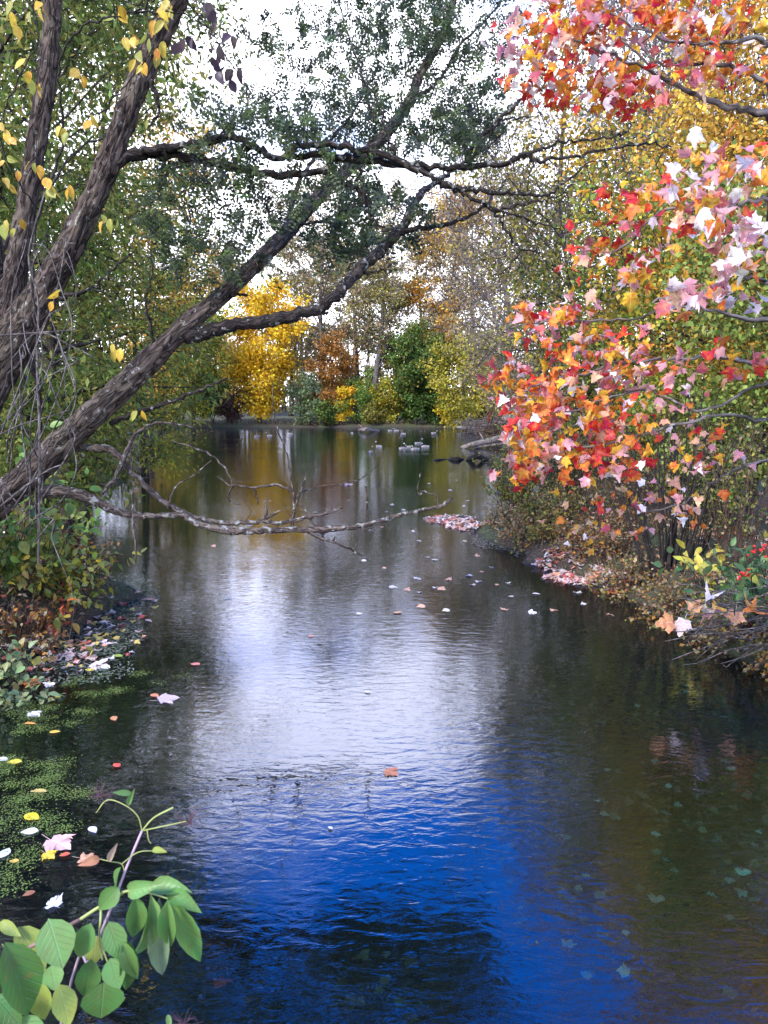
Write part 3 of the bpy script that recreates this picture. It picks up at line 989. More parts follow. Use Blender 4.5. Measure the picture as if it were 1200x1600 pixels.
# --- forked tree: two stems A and B that part at the left edge
fk_base = at(-205, 985, 7.6)
fk_base[2] = gz(fk_base[0], fk_base[1]) - 0.15
forked = thing('forked_tree', 'large furrowed grey-brown tree with two upright stems at the left edge', 'tree', fk_base)
trunkB = [(-230, 1040, 7.6, 190), (-190, 940, 7.6, 160), (-130, 800, 7.6, 140), (-70, 680, 7.6, 124), (-12, 580, 7.65, 108), (38, 505, 7.7, 88), (92, 418, 7.75, 62),
          (128, 345, 7.8, 56), (158, 285, 7.85, 52), (190, 200, 7.9, 50), (228, 100, 8, 50), (276, 0, 8.1, 46), (320, -90, 8.2, 40), (372, -210, 8.4, 32), (400, -360, 8.6, 22), (430, -520, 8.8, 10)]
trunkA = [(-12, 575, 7.72, 78), (8, 500, 7.72, 58), (24, 425, 7.75, 42), (40, 330, 7.8, 38), (56, 230, 7.85, 36), (74, 110, 7.9, 34), (82, 0, 8, 33), (86, -130, 8.1, 27), (70, -300, 8.2, 20), (80, -450, 8.3, 8)]
tb = MB()
PB, RB = px_path(trunkB, 14, 0.66)
tube(tb, PB, RB, 56, furrow=0.030, lump=0.05, seed=3)
tb.build('stem', M_BARK, forked)
tb2 = MB()
PA, RA = px_path(trunkA, 14, 0.78)
tube(tb2, PA, RA, 44, furrow=0.022, lump=0.05, seed=9)
tb2.build('stem', M_BARK, forked)
limbs_f = [
    # the long limb that leaves stem B to the right, and what it divides into
    [(165, 262, 7.85, 30), (205, 244, 7.9, 25), (250, 240, 8, 22), (305, 246, 8, 19), (380, 265, 8.05, 17), (440, 273, 8.1, 16), (505, 271, 8.1, 14), (535, 285, 8.1, 12), (562, 300, 8.1, 9), (578, 320, 8.1, 5)],
    [(205, 240, 7.9, 20), (255, 231, 7.9, 17), (310, 224, 7.9, 15), (358, 214, 7.95, 14), (400, 230, 8, 14), (437, 247, 8, 14), (468, 229, 8, 14), (520, 227, 8, 14), (560, 233, 8, 14), (610, 248, 8, 13), (665, 272, 8, 12), (700, 290, 8, 11), (750, 298, 8, 10), (800, 300, 8, 8), (850, 305, 8, 7), (885, 282, 8, 5), (925, 252, 8, 3)],
    [(325, 222, 7.9, 8), (345, 210, 7.85, 6), (364, 199, 7.8, 4)],
    [(450, 245, 8.05, 13), (500, 243, 8.1, 14), (560, 248, 8.1, 15), (620, 258, 8.1, 14), (680, 262, 8.1, 13), (740, 259, 8.1, 13), (795, 255, 8.1, 12), (820, 243, 8.1, 10), (850, 252, 8.1, 8), (920, 240, 8.1, 6), (1000, 225, 8.1, 5), (1050, 228, 8.1, 3)],
    [(815, 247, 8.1, 8), (850, 232, 8.1, 7), (890, 220, 8.1, 6), (940, 217, 8.1, 5), (975, 208, 8.1, 4), (992, 185, 8.1, 2.5)],
    [(728, 252, 8.1, 8), (740, 228, 8.1, 8), (765, 202, 8.1, 8), (795, 172, 8.1, 7), (822, 150, 8.1, 5), (850, 140, 8.1, 3)],
    [(735, 250, 8.1, 6), (760, 215, 8.05, 5), (790, 188, 8, 4), (830, 180, 8, 3)],
    [(690, 288, 8, 9), (720, 302, 8, 8), (750, 316, 8, 8), (775, 326, 8, 7), (815, 320, 8, 6), (850, 312, 8, 4), (880, 305, 8, 3)],
    [(765, 324, 8, 7), (782, 345, 8, 6), (795, 370, 8, 6), (812, 390, 8, 5), (800, 410, 8, 4), (775, 432, 8, 3)],
    [(812, 390, 8, 4), (835, 395, 8, 3), (830, 415, 8, 2.5), (812, 440, 8, 2)],
    [(775, 328, 8, 6), (800, 335, 8, 5), (840, 348, 8, 4), (880, 360, 8, 3)],
    [(562, 262, 8.05, 7), (568, 300, 8.05, 6), (575, 330, 8.05, 6), (592, 350, 8.05, 5), (608, 362, 8.05, 4)],
    [(620, 250, 8, 7), (610, 225, 8, 6), (598, 190, 8, 5), (585, 150, 8, 4), (560, 120, 8, 3)],
    [(80, 470, 7.7, 12), (110, 462, 7.6, 10), (150, 445, 7.5, 7), (185, 415, 7.4, 5), (205, 395, 7.4, 4)],
    [(235, 110, 8.0, 10), (240, 140, 7.9, 8), (250, 170, 7.9, 6), (232, 200, 7.8, 4)],
    [(30, 520, 7.7, 22), (52, 570, 7.7, 16), (60, 640, 7.75, 13), (62, 720, 7.8, 12), (60, 800, 7.9, 12)],
]
fn, fr_ = [], []
for i, L in enumerate(limbs_f):
    p, r = px_path(L, 7, 0.72)
    lm = MB()
    jit = np.random.default_rng(40 + i).normal(0, 0.012, p.shape)
    p = p + jit
    tube(lm, p, r, 10 if L[0][3] > 12 else 7, furrow=0.004 if L[0][3] > 12 else 0, lump=0.14, seed=60 + i)
    lm.build('limb', M_LIMB, forked)
    if i not in (13, 15):
        fn.append(p)
        fr_.append(r)
fn.append(PB[110:])
fr_.append(RB[110:])

# --- leaning tree
ln_base = at(-230, 1010, 7.3)
ln_base[2] = gz(ln_base[0], ln_base[1]) - 0.15
leaning = thing('leaning_tree', 'furrowed tree leaning from the left bank far out over the water', 'tree', ln_base)
trunkC = [(-250, 1060, 7.3, 130), (-190, 960, 7.3, 112), (-110, 880, 7.35, 98), (0, 782, 7.4, 88), (60, 728, 7.45, 82), (130, 662, 7.5, 76), (200, 597, 7.6, 68), (255, 543, 7.7, 62), (300, 500, 7.8, 52),
          (345, 462, 8.1, 47), (392, 420, 8.6, 43), (440, 372, 9.2, 42), (485, 322, 9.9, 38), (535, 272, 10.8, 34), (600, 212, 12, 30), (640, 158, 13, 26), (656, 118, 13.6, 23), (690, 58, 14.4, 21), (709, 0, 15.2, 18), (735, -90, 16.2, 14), (750, -220, 17.4, 10), (770, -350, 18.4, 4)]
tb = MB()
PC, RC = px_path(trunkC, 14, 0.55)
tube(tb, PC, RC, 52, furrow=0.024, lump=0.05, seed=21)
tb.build('trunk', M_BARK, leaning)
limbs_l = [
    [(282, 528, 7.75, 46), (320, 518, 7.8, 40), (380, 506, 7.85, 36), (450, 495, 7.9, 33), (500, 480, 7.95, 32), (530, 456, 8, 31), (560, 422, 8.3, 30), (600, 388, 8.6, 27), (630, 352, 9.0, 24), (645, 325, 9.4, 22), (660, 300, 9.8, 19), (680, 284, 10.2, 15), (705, 268, 10.7, 11), (740, 245, 11.3, 8), (790, 205, 12, 5)],
    [(618, 366, 8.85, 16), (655, 357, 8.9, 14), (700, 350, 8.9, 12), (728, 340, 8.9, 10), (752, 325, 8.9, 9), (775, 302, 8.9, 6), (790, 280, 8.9, 4)],
    [(495, 483, 7.95, 9), (505, 489, 7.95, 8), (514, 489, 7.95, 5)],
    [(570, 428, 8.3, 9), (588, 424, 8.3, 7), (600, 420, 8.3, 5)],
    [(442, 370, 9.2, 18), (450, 340, 9.5, 15), (458, 310, 9.9, 13), (472, 275, 10.4, 11), (495, 240, 11, 9), (528, 205, 11.6, 8), (555, 170, 12.2, 6), (580, 120, 13, 4)],
    [(462, 348, 9.5, 10), (495, 348, 9.4, 8), (525, 335, 9.3, 7), (555, 320, 9.2, 5), (575, 315, 9.2, 3)],
    [(640, 160, 13, 12), (690, 120, 13.4, 9), (720, 70, 14, 7), (770, 20, 14.6, 5), (800, -40, 15.4, 3)],
    [(602, 210, 12, 10), (575, 160, 12.4, 8), (560, 100, 13, 6), (540, 40, 13.8, 5), (520, -30, 14.6, 3)],
    [(345, 464, 8.1, 11), (365, 462, 8.1, 9), (385, 460, 8.1, 8)],
    [(240, 540, 7.65, 9), (234, 500, 7.6, 8), (228, 470, 7.6, 6), (238, 430, 7.6, 5), (232, 380, 7.6, 3)],
    [(170, 662, 7.55, 17), (215, 645, 7.5, 13), (250, 632, 7.4, 11), (290, 620, 7.35, 10), (330, 602, 7.3, 8), (356, 588, 7.3, 4)],
]
nn, nr = [], []
for i, L in enumerate(limbs_l):
    p, r = px_path(L, 8, 0.55)
    lm = MB()
    p = p + np.random.default_rng(80 + i).normal(0, 0.010, p.shape)
    tube(lm, p, r, 18 if L[0][3] > 30 else 8, furrow=0.010 if L[0][3] > 30 else 0, lump=0.10, seed=90 + i)
    lm.build('limb', M_LIMB, leaning)
    if i < 8:
        nn.append(p)
        nr.append(r)
nn.append(PC[160:])
nr.append(RC[160:])
dead_l = [
    [(120, 700, 7.55, 18), (150, 700, 7.5, 15), (178, 706, 7.5, 14), (200, 730, 7.5, 13), (232, 765, 7.5, 13), (275, 796, 7.55, 13), (320, 812, 7.6, 10), (370, 818, 7.6, 9), (410, 814, 7.6, 9), (440, 818, 7.6, 9), (480, 808, 7.6, 8), (510, 802, 7.6, 8), (535, 793, 7.6, 5)],
    [(60, 768, 7.5, 26), (95, 768, 7.5, 21), (140, 778, 7.5, 17), (195, 803, 7.5, 13), (240, 806, 7.5, 12), (285, 806, 7.5, 13), (320, 822, 7.5, 15), (370, 830, 7.5, 14), (430, 828, 7.55, 13), (490, 828, 7.6, 13), (535, 825, 7.6, 12), (575, 820, 7.65, 11), (620, 806, 7.7, 9), (660, 797, 7.7, 8), (690, 790, 7.7, 7), (707, 779, 7.7, 5)],
]
dn, dr = [], []
for i, L in enumerate(dead_l):
    p, r = px_path(L, 8, 0.8)
    dm = MB()
    p = p + np.random.default_rng(70 + i).normal(0, 0.006, p.shape)
    tube(dm, p, r, 12, lump=0.22, furrow=0.004, seed=110 + i)
    dm.build('dead_branch', M_DEAD, leaning, label=['upper dead lichen-covered branch', 'lower dead lichen-covered branch reaching farthest over the water'][i])
    dn.append(p)
    dr.append(r)
twl = [
    [(573, 818, 7.65, 6), (573, 790, 7.65, 5), (572, 762, 7.65, 4)],
    [(482, 830, 7.6, 7), (498, 840, 7.55, 6), (520, 846, 7.5, 5), (548, 858, 7.5, 4), (566, 869, 7.5, 3)],
    [(520, 846, 7.5, 3), (524, 838, 7.5, 2)],
    [(684, 790, 7.7, 4), (682, 775, 7.7, 2.5), (662, 768, 7.7, 2), (652, 771, 7.7, 2), (657, 740, 7.7, 1.5)],
    [(412, 815, 7.6, 7), (416, 800, 7.6, 5), (414, 780, 7.6, 4)],
    [(412, 812, 7.6, 6), (425, 805, 7.6, 5), (436, 798, 7.6, 3)],
    [(456, 828, 7.6, 6), (458, 800, 7.6, 4), (470, 770, 7.6, 3), (480, 738, 7.6, 2)],
    [(456, 822, 7.6, 5), (460, 780, 7.7, 4), (450, 720, 7.8, 3), (435, 670, 7.8, 3), (427, 640, 7.8, 2), (426, 600, 7.8, 1.5)],
    [(458, 765, 7.6, 4), (430, 758, 7.6, 5), (395, 761, 7.6, 4), (360, 757, 7.6, 3), (340, 745, 7.6, 2)],
    [(365, 758, 7.6, 3), (356, 775, 7.6, 3), (362, 786, 7.6, 2), (376, 789, 7.6, 1.5)],
    [(398, 762, 7.6, 3), (400, 776, 7.6, 3), (405, 788, 7.6, 1.5)],
    [(365, 762, 7.6, 3), (355, 738, 7.6, 3), (335, 715, 7.6, 3), (305, 700, 7.6, 3), (270, 690, 7.6, 2)],
    [(262, 795, 7.5, 4), (275, 760, 7.5, 3), (300, 745, 7.5, 2.5), (330, 720, 7.5, 2)],
    [(495, 828, 7.6, 4), (478, 800, 7.6, 3), (465, 775, 7.6, 2.5), (500, 760, 7.7, 2), (540, 755, 7.7, 2), (575, 742, 7.7, 1.5), (600, 715, 7.7, 1)],
    [(205, 690, 7.5, 9), (180, 745, 7.4, 7), (160, 770, 7.4, 6)],
    [(205, 690, 7.5, 7), (218, 672, 7.5, 6), (250, 660, 7.5, 4), (300, 668, 7.5, 3)],
    [(205, 700, 7.3, 3), (206, 760, 7.25, 3), (210, 830, 7.2, 3), (212, 885, 7.2, 3)],
]
tw = MB()
for i, L in enumerate(twl):
    p, r = px_path(L, 6)
    tube(tw, p + np.random.default_rng(150 + i).normal(0, 0.005, p.shape), r, 5, seed=i, lump=0.15)
tg = blobs(rng, [(520, 770, 90, 50, 34, 7.6, 0.4), (420, 720, 60, 50, 16, 7.6, 0.4), (330, 770, 70, 40, 10, 7.5, 0.3), (620, 770, 40, 25, 5, 7.7, 0.2)])
feather(rng, tw, np.vstack(dn), np.concatenate(dr), tg, r0=0.0035, k=4, wob=0.2)
tw.build('dead_twigs', M_DEAD, leaning, kind='stuff')

# --- small compound leaves of the two trees (dark leaflets against the sky)
LG = [(0.055, 0.075, 0.038), (0.07, 0.095, 0.045), (0.045, 0.058, 0.038), (0.11, 0.15, 0.05)]


def sprays(rng, pts, twigs, mbo, L=0.17, nl=5, leaflet=0.050, cols=LG, droop=0.5):
    pos, yd, hint, sz, cl = [], [], [], [], []
    n = len(pts)
    axes = nrm(rng.normal(0, 1, (n, 3)) + [0, 0, -droop])
    for i in range(n):
        t = twigs[i]
        src = [t[-1], t[-3]]
        for s in src:
            for _ in range(rng.integers(1, 3)):
                ax = nrm(axes[i] + rng.normal(0, 0.7, 3))
                side = nrm(np.cross(ax, rng.normal(0, 1, 3)))
                up = np.cross(side, ax)
                ll = L * rng.uniform(0.6, 1.2)
                c = pal(rng, 1, cols, None, 0.2)[0]
                for q in range(nl):
                    f = (q + 0.8) / nl
                    b = s + ax * ll * f + np.array([0, 0, -0.25 * ll * f * f])
                    for sg in (-1, 1):
                        pos.append(b)
                        yd.append(ax * 0.35 + side * sg + rng.normal(0, 0.12, 3))
                        hint.append(up + rng.normal(0, 0.25, 3))
                        sz.append(leaflet * rng.uniform(0.75, 1.2))
                        cl.append(c)
    cl = np.array(cl)
    scatter(mbo, tmpl_diamond(0.27), np.array(pos), np.array(yd), np.array(hint), np.array(sz), cl * (1 + rng.normal(0, 0.12, (len(cl), 1))))


wood, wr = np.vstack(nn), np.concatenate(nr)
tg = blobs(rng, [(650, 110, 150, 120, 240, 13.6, 1.8), (560, 50, 150, 80, 120, 13.8, 1.6), (720, 30, 120, 70, 100, 15, 1.6), (480, 165, 130, 60, 80, 12, 1.2),
                 (600, 200, 160, 60, 90, 12, 1.2), (640, -80, 220, 110, 200, 16, 1.6), (660, -280, 240, 140, 200, 17.5, 2.0),
                 (540, 370, 60, 35, 40, 9.2, 0.7), (600, 340, 70, 45, 34, 9.2, 0.7), (740, 180, 60, 60, 60, 12.5, 1.0), (560, 300, 50, 40, 30, 10, 0.8)])
tw = MB()
bare_l = blobs(rng, [(620, 120, 170, 120, 170, 13.2, 1.6), (480, 120, 120, 90, 60, 12, 1.0), (600, 330, 130, 60, 40, 9.4, 0.7), (720, 190, 90, 70, 50, 11.5, 1.0)])
ts = feather(rng, tw, wood, wr, np.vstack([tg, bare_l]), r0=0.0075, k=4, wob=0.16, toward=np.array([0.3, 0, 0.6]))[:len(tg)]
tw.build('twigs', M_TWIG, leaning, kind='stuff')
lf = MB()
sprays(rng, tg, ts, lf, L=0.25, leaflet=0.068)
lf.build('foliage', M_LEAFN, leaning, kind='stuff')

wood, wr = np.vstack(fn), np.concatenate(fr_)
tg = blobs(rng, [(330, 270, 90, 50, 60, 7.9, 0.5), (420, 310, 80, 45, 50, 8, 0.5), (330, 180, 70, 50, 24, 8, 0.5), (420, 200, 70, 40, 34, 8, 0.5), (280, 330, 60, 60, 40, 7.9, 0.4),
                 (300, 400, 70, 50, 34, 7.9, 0.4), (370, 390, 50, 40, 26, 7.9, 0.4), (420, 60, 70, 40, 16, 8.2, 0.4), (390, -150, 160, 120, 110, 8.6, 1.0), (150, -180, 160, 130, 110, 8.2, 1.0),
                 (420, -330, 200, 120, 110, 8.8, 1.2), (700, 215, 60, 35, 30, 8.1, 0.4), (520, 260, 80, 40, 34, 8.1, 0.3)])
bare_t = blobs(rng, [(860, 230, 110, 60, 46, 8.1, 0.5), (960, 220, 90, 40, 22, 8.1, 0.4), (820, 330, 90, 60, 40, 8, 0.5), (800, 420, 70, 40, 18, 8, 0.4), (760, 200, 60, 50, 20, 8.1, 0.4)])
tw = MB()
ts = feather(rng, tw, wood, wr, np.vstack([tg, bare_t]), r0=0.006, k=4, wob=0.18)
tw.build('twigs', M_TWIG, forked, kind='stuff')
lf = MB()
sprays(rng, tg, ts[:len(tg)], lf, cols=LG + [(0.10, 0.14, 0.04)])
lf.build('foliage', M_LEAFN, forked, kind='stuff')


# ------------------------------------------------------------------ single leaf objects
MAPLES = [tmpl_maple(c, d, f, s) for s, (c, d, f) in enumerate([(0.2, 0.25, 0.05), (-0.3, 0.5, 0.2), (0.5, 0.6, 0.3), (0.15, -0.3, 0.5), (-0.5, 0.9, -0.1), (0.8, 0.3, 0.2), (0.3, 0.7, 0.7), (-0.6, -0.4, 0.2)])]
OVALS = [tmpl_oval(0.28, 0.15, 0.06), tmpl_oval(0.3, 0.3, 0.1), tmpl_oval(0.26, 0.4, 0.14), tmpl_oval(0.33, 0.08, 0.04)]


def leaf_mesh(name, tm, mat):
    b = MB()
    b.add(tm[0], [tm[1]])
    return b.mesh(name, mat)


ME_MAPLE = [leaf_mesh('maple_leaf', t, M_OBJ) for t in MAPLES]
ME_OVAL = [leaf_mesh('oval_leaf', t, M_OBJG) for t in OVALS]
FLAT_M = [leaf_mesh('flat_maple_leaf', tmpl_maple(0.05, 0.03, 0.03, 20 + s), M_WET) for s in range(3)]
FLAT_O = [leaf_mesh('flat_oval_leaf', tmpl_oval(0.3, 0.03, 0.03), M_WET), leaf_mesh('flat_narrow_leaf', tmpl_oval(0.19, 0.04, 0.05), M_WET)]


def leaf_obj(name, me, pos, ydir, hint, size, col, parent=None, wid=1.0):
    x, y, z = frames(np.asarray(ydir, float)[None], np.asarray(hint, float)[None])
    o = bpy.data.objects.new(name, me)
    M = Matrix(((x[0][0] * size * wid, y[0][0] * size, z[0][0] * size, 0), (x[0][1] * size * wid, y[0][1] * size, z[0][1] * size, 0), (x[0][2] * size * wid, y[0][2] * size, z[0][2] * size, 0), (0, 0, 0, 1)))
    loc = np.asarray(pos, float)
    if parent is not None:
        loc = loc - np.array(parent['_base'])
        o.parent = parent
    M.translation = Vector(loc)
    o.matrix_basis = M
    o.color = (float(col[0]), float(col[1]), float(col[2]), 1)
    COL.objects.link(o)
    return o


def leaf_set(parent, pos, yd, hint, size, col, meshes, tmpls, mat, limit, rng, name='leaf', wid=1.0):
    """the `limit` leaves that show largest as objects, the rest joined"""
    pos = np.asarray(pos)
    show = size / np.maximum(pos[:, 1], 0.5)
    order = np.argsort(-show)
    single, rest = order[:limit], order[limit:]
    for i in single:
        leaf_obj(name, meshes[rng.integers(len(meshes))], pos[i], yd[i], hint[i], size[i], col[i], parent, wid)
    if len(rest):
        b = MB()
        g = rng.integers(len(tmpls), size=len(rest))
        for k in range(len(tmpls)):
            s = rest[g == k]
            scatter(b, tmpls[k], pos[s], yd[s], hint[s], size[s], col[s], wid)
        b.build('foliage', mat, parent, kind='stuff')


# ------------------------------------------------------------------ red maple on the right
rng = np.random.default_rng(77)
mp_base = np.array([4.9, 4.6, 0])
mp_base[2] = gz(4.9, 4.6) - 0.1
maple = thing('maple_tree', 'red, orange and white-leaved maple reaching in from the right edge', 'tree', mp_base)
tb = MB()
tp = np.array([[4.9, 4.6, mp_base[2], 0.17], [4.85, 4.6, 1.0, 0.14], [4.7, 4.65, 2.2, 0.12], [4.6, 4.6, 3.5, 0.10], [4.5, 4.5, 5.0, 0.08], [4.3, 4.4, 7, 0.05], [4.2, 4.3, 8.5, 0.02]])
s = smooth(tp, 8)
tube(tb, s[:, :3], s[:, 3], 16, lump=0.06, furrow=0.004, seed=4)
tb.build('trunk', M_GREY, maple)
tr_pts = s


def from_trunk(z):
    i = int(np.argmin(np.abs(tr_pts[:, 2] - z)))
    return tr_pts[i, :3]


br = [
    (3.3, [(1290, 560, 4.5, 12), (1200, 570, 4.3, 9), (1120, 558, 4.2, 7), (1040, 562, 4.1, 6), (960, 570, 4.1, 5), (880, 590, 4.1, 4), (810, 610, 4.0, 3)]),
    (3.0, [(1290, 640, 4.3, 10), (1200, 655, 4.1, 7), (1130, 650, 4.0, 5), (1040, 668, 4.0, 5), (960, 690, 4.0, 4), (880, 705, 4.0, 3), (800, 735, 3.9, 2)]),
    (3.2, [(1290, 590, 4.2, 9), (1190, 600, 4.0, 6), (1100, 640, 4.0, 5), (1000, 610, 4.1, 4), (900, 640, 4.0, 3), (820, 660, 3.9, 2)]),
    (3.8, [(1280, 470, 4.3, 12), (1200, 500, 4.1, 10), (1130, 490, 4.1, 7), (1060, 480, 4.1, 5), (980, 500, 4.2, 4), (880, 500, 4.2, 3), (800, 510, 4.2, 2)]),
    (4.6, [(1280, 330, 4.0, 12), (1200, 310, 3.8, 9), (1120, 330, 3.8, 7), (1040, 330, 3.9, 5), (980, 380, 4.0, 4), (920, 420, 4.0, 3)]),
    (5.0, [(1290, 190, 4.2, 16), (1200, 177, 4.0, 13), (1130, 165, 4.0, 10), (1060, 135, 4.0, 7), (1000, 105, 4.0, 6), (940, 80, 4.0, 5), (860, 50, 4.0, 3), (800, 60, 4.0, 2)]),
    (5.4, [(1290, 130, 4.1, 11), (1200, 130, 3.9, 9), (1150, 106, 3.9, 8), (1080, 100, 3.9, 6), (1010, 95, 3.9, 5), (960, 50, 3.9, 3), (900, 20, 3.9, 2)]),
    (5.8, [(1290, 30, 4.0, 12), (1180, 60, 3.8, 8), (1100, 68, 3.8, 6), (1030, 60, 3.8, 5), (930, 10, 3.9, 3), (850, -20, 3.9, 2)]),
    (2.6, [(1300, 740, 4.5, 8), (1200, 720, 4.5, 6), (1130, 745, 4.5, 4), (1060, 790, 4.6, 3), (1000, 800, 4.7, 2)]),
    (4.2, [(1290, 420, 3.6, 10), (1210, 440, 3.5, 8), (1150, 430, 3.5, 6), (1090, 460, 3.5, 5), (1020, 470, 3.6, 4)]),
    (6.5, [(1250, -150, 4.2, 14), (1100, -180, 4.3, 10), (950, -140, 4.4, 7), (850, -100, 4.4, 4)]),
    (7.0, [(1250, -330, 4.4, 12), (1100, -380, 4.6, 9), (980, -350, 4.8, 5)]),
]
wn, wrr = [], []
for i, (z, L) in enumerate(br):
    q = np.array([np.append(from_trunk(z), 0.03)] + [np.append(at(r[0], r[1], r[2]), r[3] * r[2] / F / 2) for r in L])
    q = smooth(q, 7)
    q[:, :3] += np.random.default_rng(200 + i).normal(0, 0.006, (len(q), 3))
    bm = MB()
    tube(bm, q[:, :3], np.maximum(q[:, 3] * 0.85, 0.0025), 7, lump=0.1, seed=i)
    bm.build('branch', M_GREY, maple)
    wn.append(q[10:, :3])
    wrr.append(q[10:, 3])
RED, DRED, ORG, YLW, PNK, WHT, PEACH, CRIM = (0.58, 0.04, 0.02), (0.42, 0.025, 0.02), (0.66, 0.20, 0.03), (0.70, 0.38, 0.03), (0.62, 0.30, 0.31), (0.82, 0.74, 0.71), (0.70, 0.40, 0.25), (0.50, 0.11, 0.11)
MCOL = [RED, DRED, ORG, YLW, PNK, WHT, PEACH, CRIM]
# cx, cy, rx, ry, n, Y, dY, leaf size, weights over MCOL
mspec = [
    (1000, 20, 190, 40, 170, 3.9, 0.35, 0.095, [4, 1, 7, 4, 3, 2, 3, 2]),
    (920, 110, 95, 70, 120, 4.0, 0.3, 0.092, [6, 1, 6, 3, 2, 1, 1, 2]),
    (810, 80, 45, 55, 42, 4.0, 0.2, 0.095, [3, 1, 3, 2, 4, 4, 1, 3]),
    (1110, 70, 100, 60, 55, 3.8, 0.3, 0.09, [5, 1, 5, 2, 3, 2, 2, 2]),
    (650 + 345, 160, 50, 30, 24, 4.0, 0.2, 0.085, [8, 2, 3, 1, 1, 0, 0, 3]),
    (1120, 260, 90, 70, 64, 3.5, 0.3, 0.10, [2, 0, 3, 4, 4, 4, 4, 1]),
    (1150, 370, 80, 80, 85, 3.3, 0.3, 0.105, [2, 1, 3, 3, 5, 8, 3, 2]),
    (1050, 320, 90, 60, 70, 3.8, 0.3, 0.092, [5, 1, 5, 4, 3, 3, 3, 3]),
    (960, 400, 85, 60, 75, 4.0, 0.3, 0.09, [7, 1, 6, 3, 4, 1, 2, 3]),
    (950, 310, 40, 25, 14, 4.0, 0.2, 0.09, [5, 1, 4, 2, 1, 0, 1, 1]),
    (1090, 465, 90, 28, 50, 3.5, 0.25, 0.10, [2, 0, 3, 4, 4, 8, 3, 2]),
    (870, 510, 85, 40, 95, 4.2, 0.25, 0.088, [5, 1, 6, 3, 6, 2, 2, 3]),
    (960, 560, 90, 50, 120, 4.1, 0.3, 0.088, [5, 2, 5, 3, 6, 2, 2, 4]),
    (830, 600, 75, 45, 110, 4.1, 0.25, 0.088, [6, 2, 6, 3, 5, 2, 2, 4]),
    (920, 655, 110, 50, 170, 4.0, 0.3, 0.09, [6, 2, 6, 4, 4, 2, 2, 4]),
    (840, 695, 60, 40, 80, 3.9, 0.2, 0.092, [5, 2, 5, 5, 4, 2, 3, 3]),
    (930, 725, 90, 35, 70, 4.0, 0.25, 0.088, [9, 3, 4, 2, 3, 1, 1, 4]),
    (800, 735, 35, 30, 24, 3.85, 0.15, 0.095, [6, 2, 3, 1, 6, 1, 1, 3]),
    (1050, 600, 60, 45, 34, 4.0, 0.3, 0.085, [5, 1, 4, 2, 6, 2, 2, 2]),
    (1150, 560, 60, 40, 24, 3.9, 0.2, 0.095, [6, 1, 4, 2, 5, 2, 1, 2]),
    (1060, 690, 60, 50, 34, 4.1, 0.3, 0.08, [8, 2, 4, 2, 4, 1, 1, 2]),
    (1030, 800, 80, 45, 48, 4.6, 0.3, 0.085, [2, 0, 6, 3, 6, 2, 6, 1]),
    (1120, 730, 70, 60, 20, 4.4, 0.3, 0.08, [4, 1, 5, 3, 4, 1, 3, 1]),
    (900, 790, 60, 40, 22, 4.3, 0.3, 0.07, [5, 1, 6, 5, 2, 1, 3, 1]),
    (920, 835, 50, 25, 20, 4.5, 0.2, 0.06, [0, 0, 3, 8, 0, 2, 5, 0]),
    (1000, -130, 230, 90, 120, 4.2, 0.5, 0.09, [5, 1, 6, 4, 3, 1, 2, 2]),
    (1080, -330, 230, 120, 140, 4.5, 0.7, 0.09, [5, 1, 6, 4, 3, 1, 2, 2]),
]
P_, S_, C_ = [], [], []
tg = []
for (cx_, cy_, rx, ry, n, Y, dY, sz, w) in mspec:
    n = int(n * (1.3 if cy_ < 200 else 0.92))
    pts = blobs(rng, [(cx_, cy_, rx, ry, n, Y, dY)])
    nc = max(2, n // 5)
    cen = pts[rng.choice(n, nc, replace=False)]
    own = cen[rng.integers(nc, size=n)]
    pts = np.where(rng.uniform(0, 1, (n, 1)) < 0.7, own + (pts - own) * [0.2, 0.2, 0.08] + rng.normal(0, 1, (n, 3)) * [0.075, 0.06, 0.03], pts)
    P_.append(pts)
    S_.append(sz * 0.62 * rng.uniform(0.65, 1.2, n))
    C_.append(pal(rng, n, MCOL, np.array(w) * [0.8, 0.6, 1.4, 1.4, 1.25, 1.35, 1.4, 0.8], 0.13))
    tg.append(cen)
P_, S_, C_ = np.vstack(P_), np.concatenate(S_), np.vstack(C_)
tw = MB()
tp_ = feather(rng, tw, np.vstack(wn), np.concatenate(wrr), np.vstack(tg), r0=0.0035, k=4, wob=0.10, toward=np.array([-0.6, 0, 0]))
n = len(P_)
yd = nrm(rng.normal(0, 0.6, (n, 3)) + [-0.35, -0.25, -0.4])
hint = nrm(rng.normal(0, 0.65, (n, 3)) + [-0.1, -0.45, 0.8])
n2_ = np.vstack(wn + tp_)
feather(rng, tw, n2_, np.full(len(n2_), 0.003), P_ - yd * S_[:, None] * 0.42, r0=0.0013, k=3, wob=0.12, toward=np.array([-0.6, 0, 0]))
tw.build('twigs', M_BROWNT, maple, kind='stuff')
leaf_set(maple, P_, yd, hint, S_, C_, ME_MAPLE, MAPLES, M_MAPLE, 300, rng)

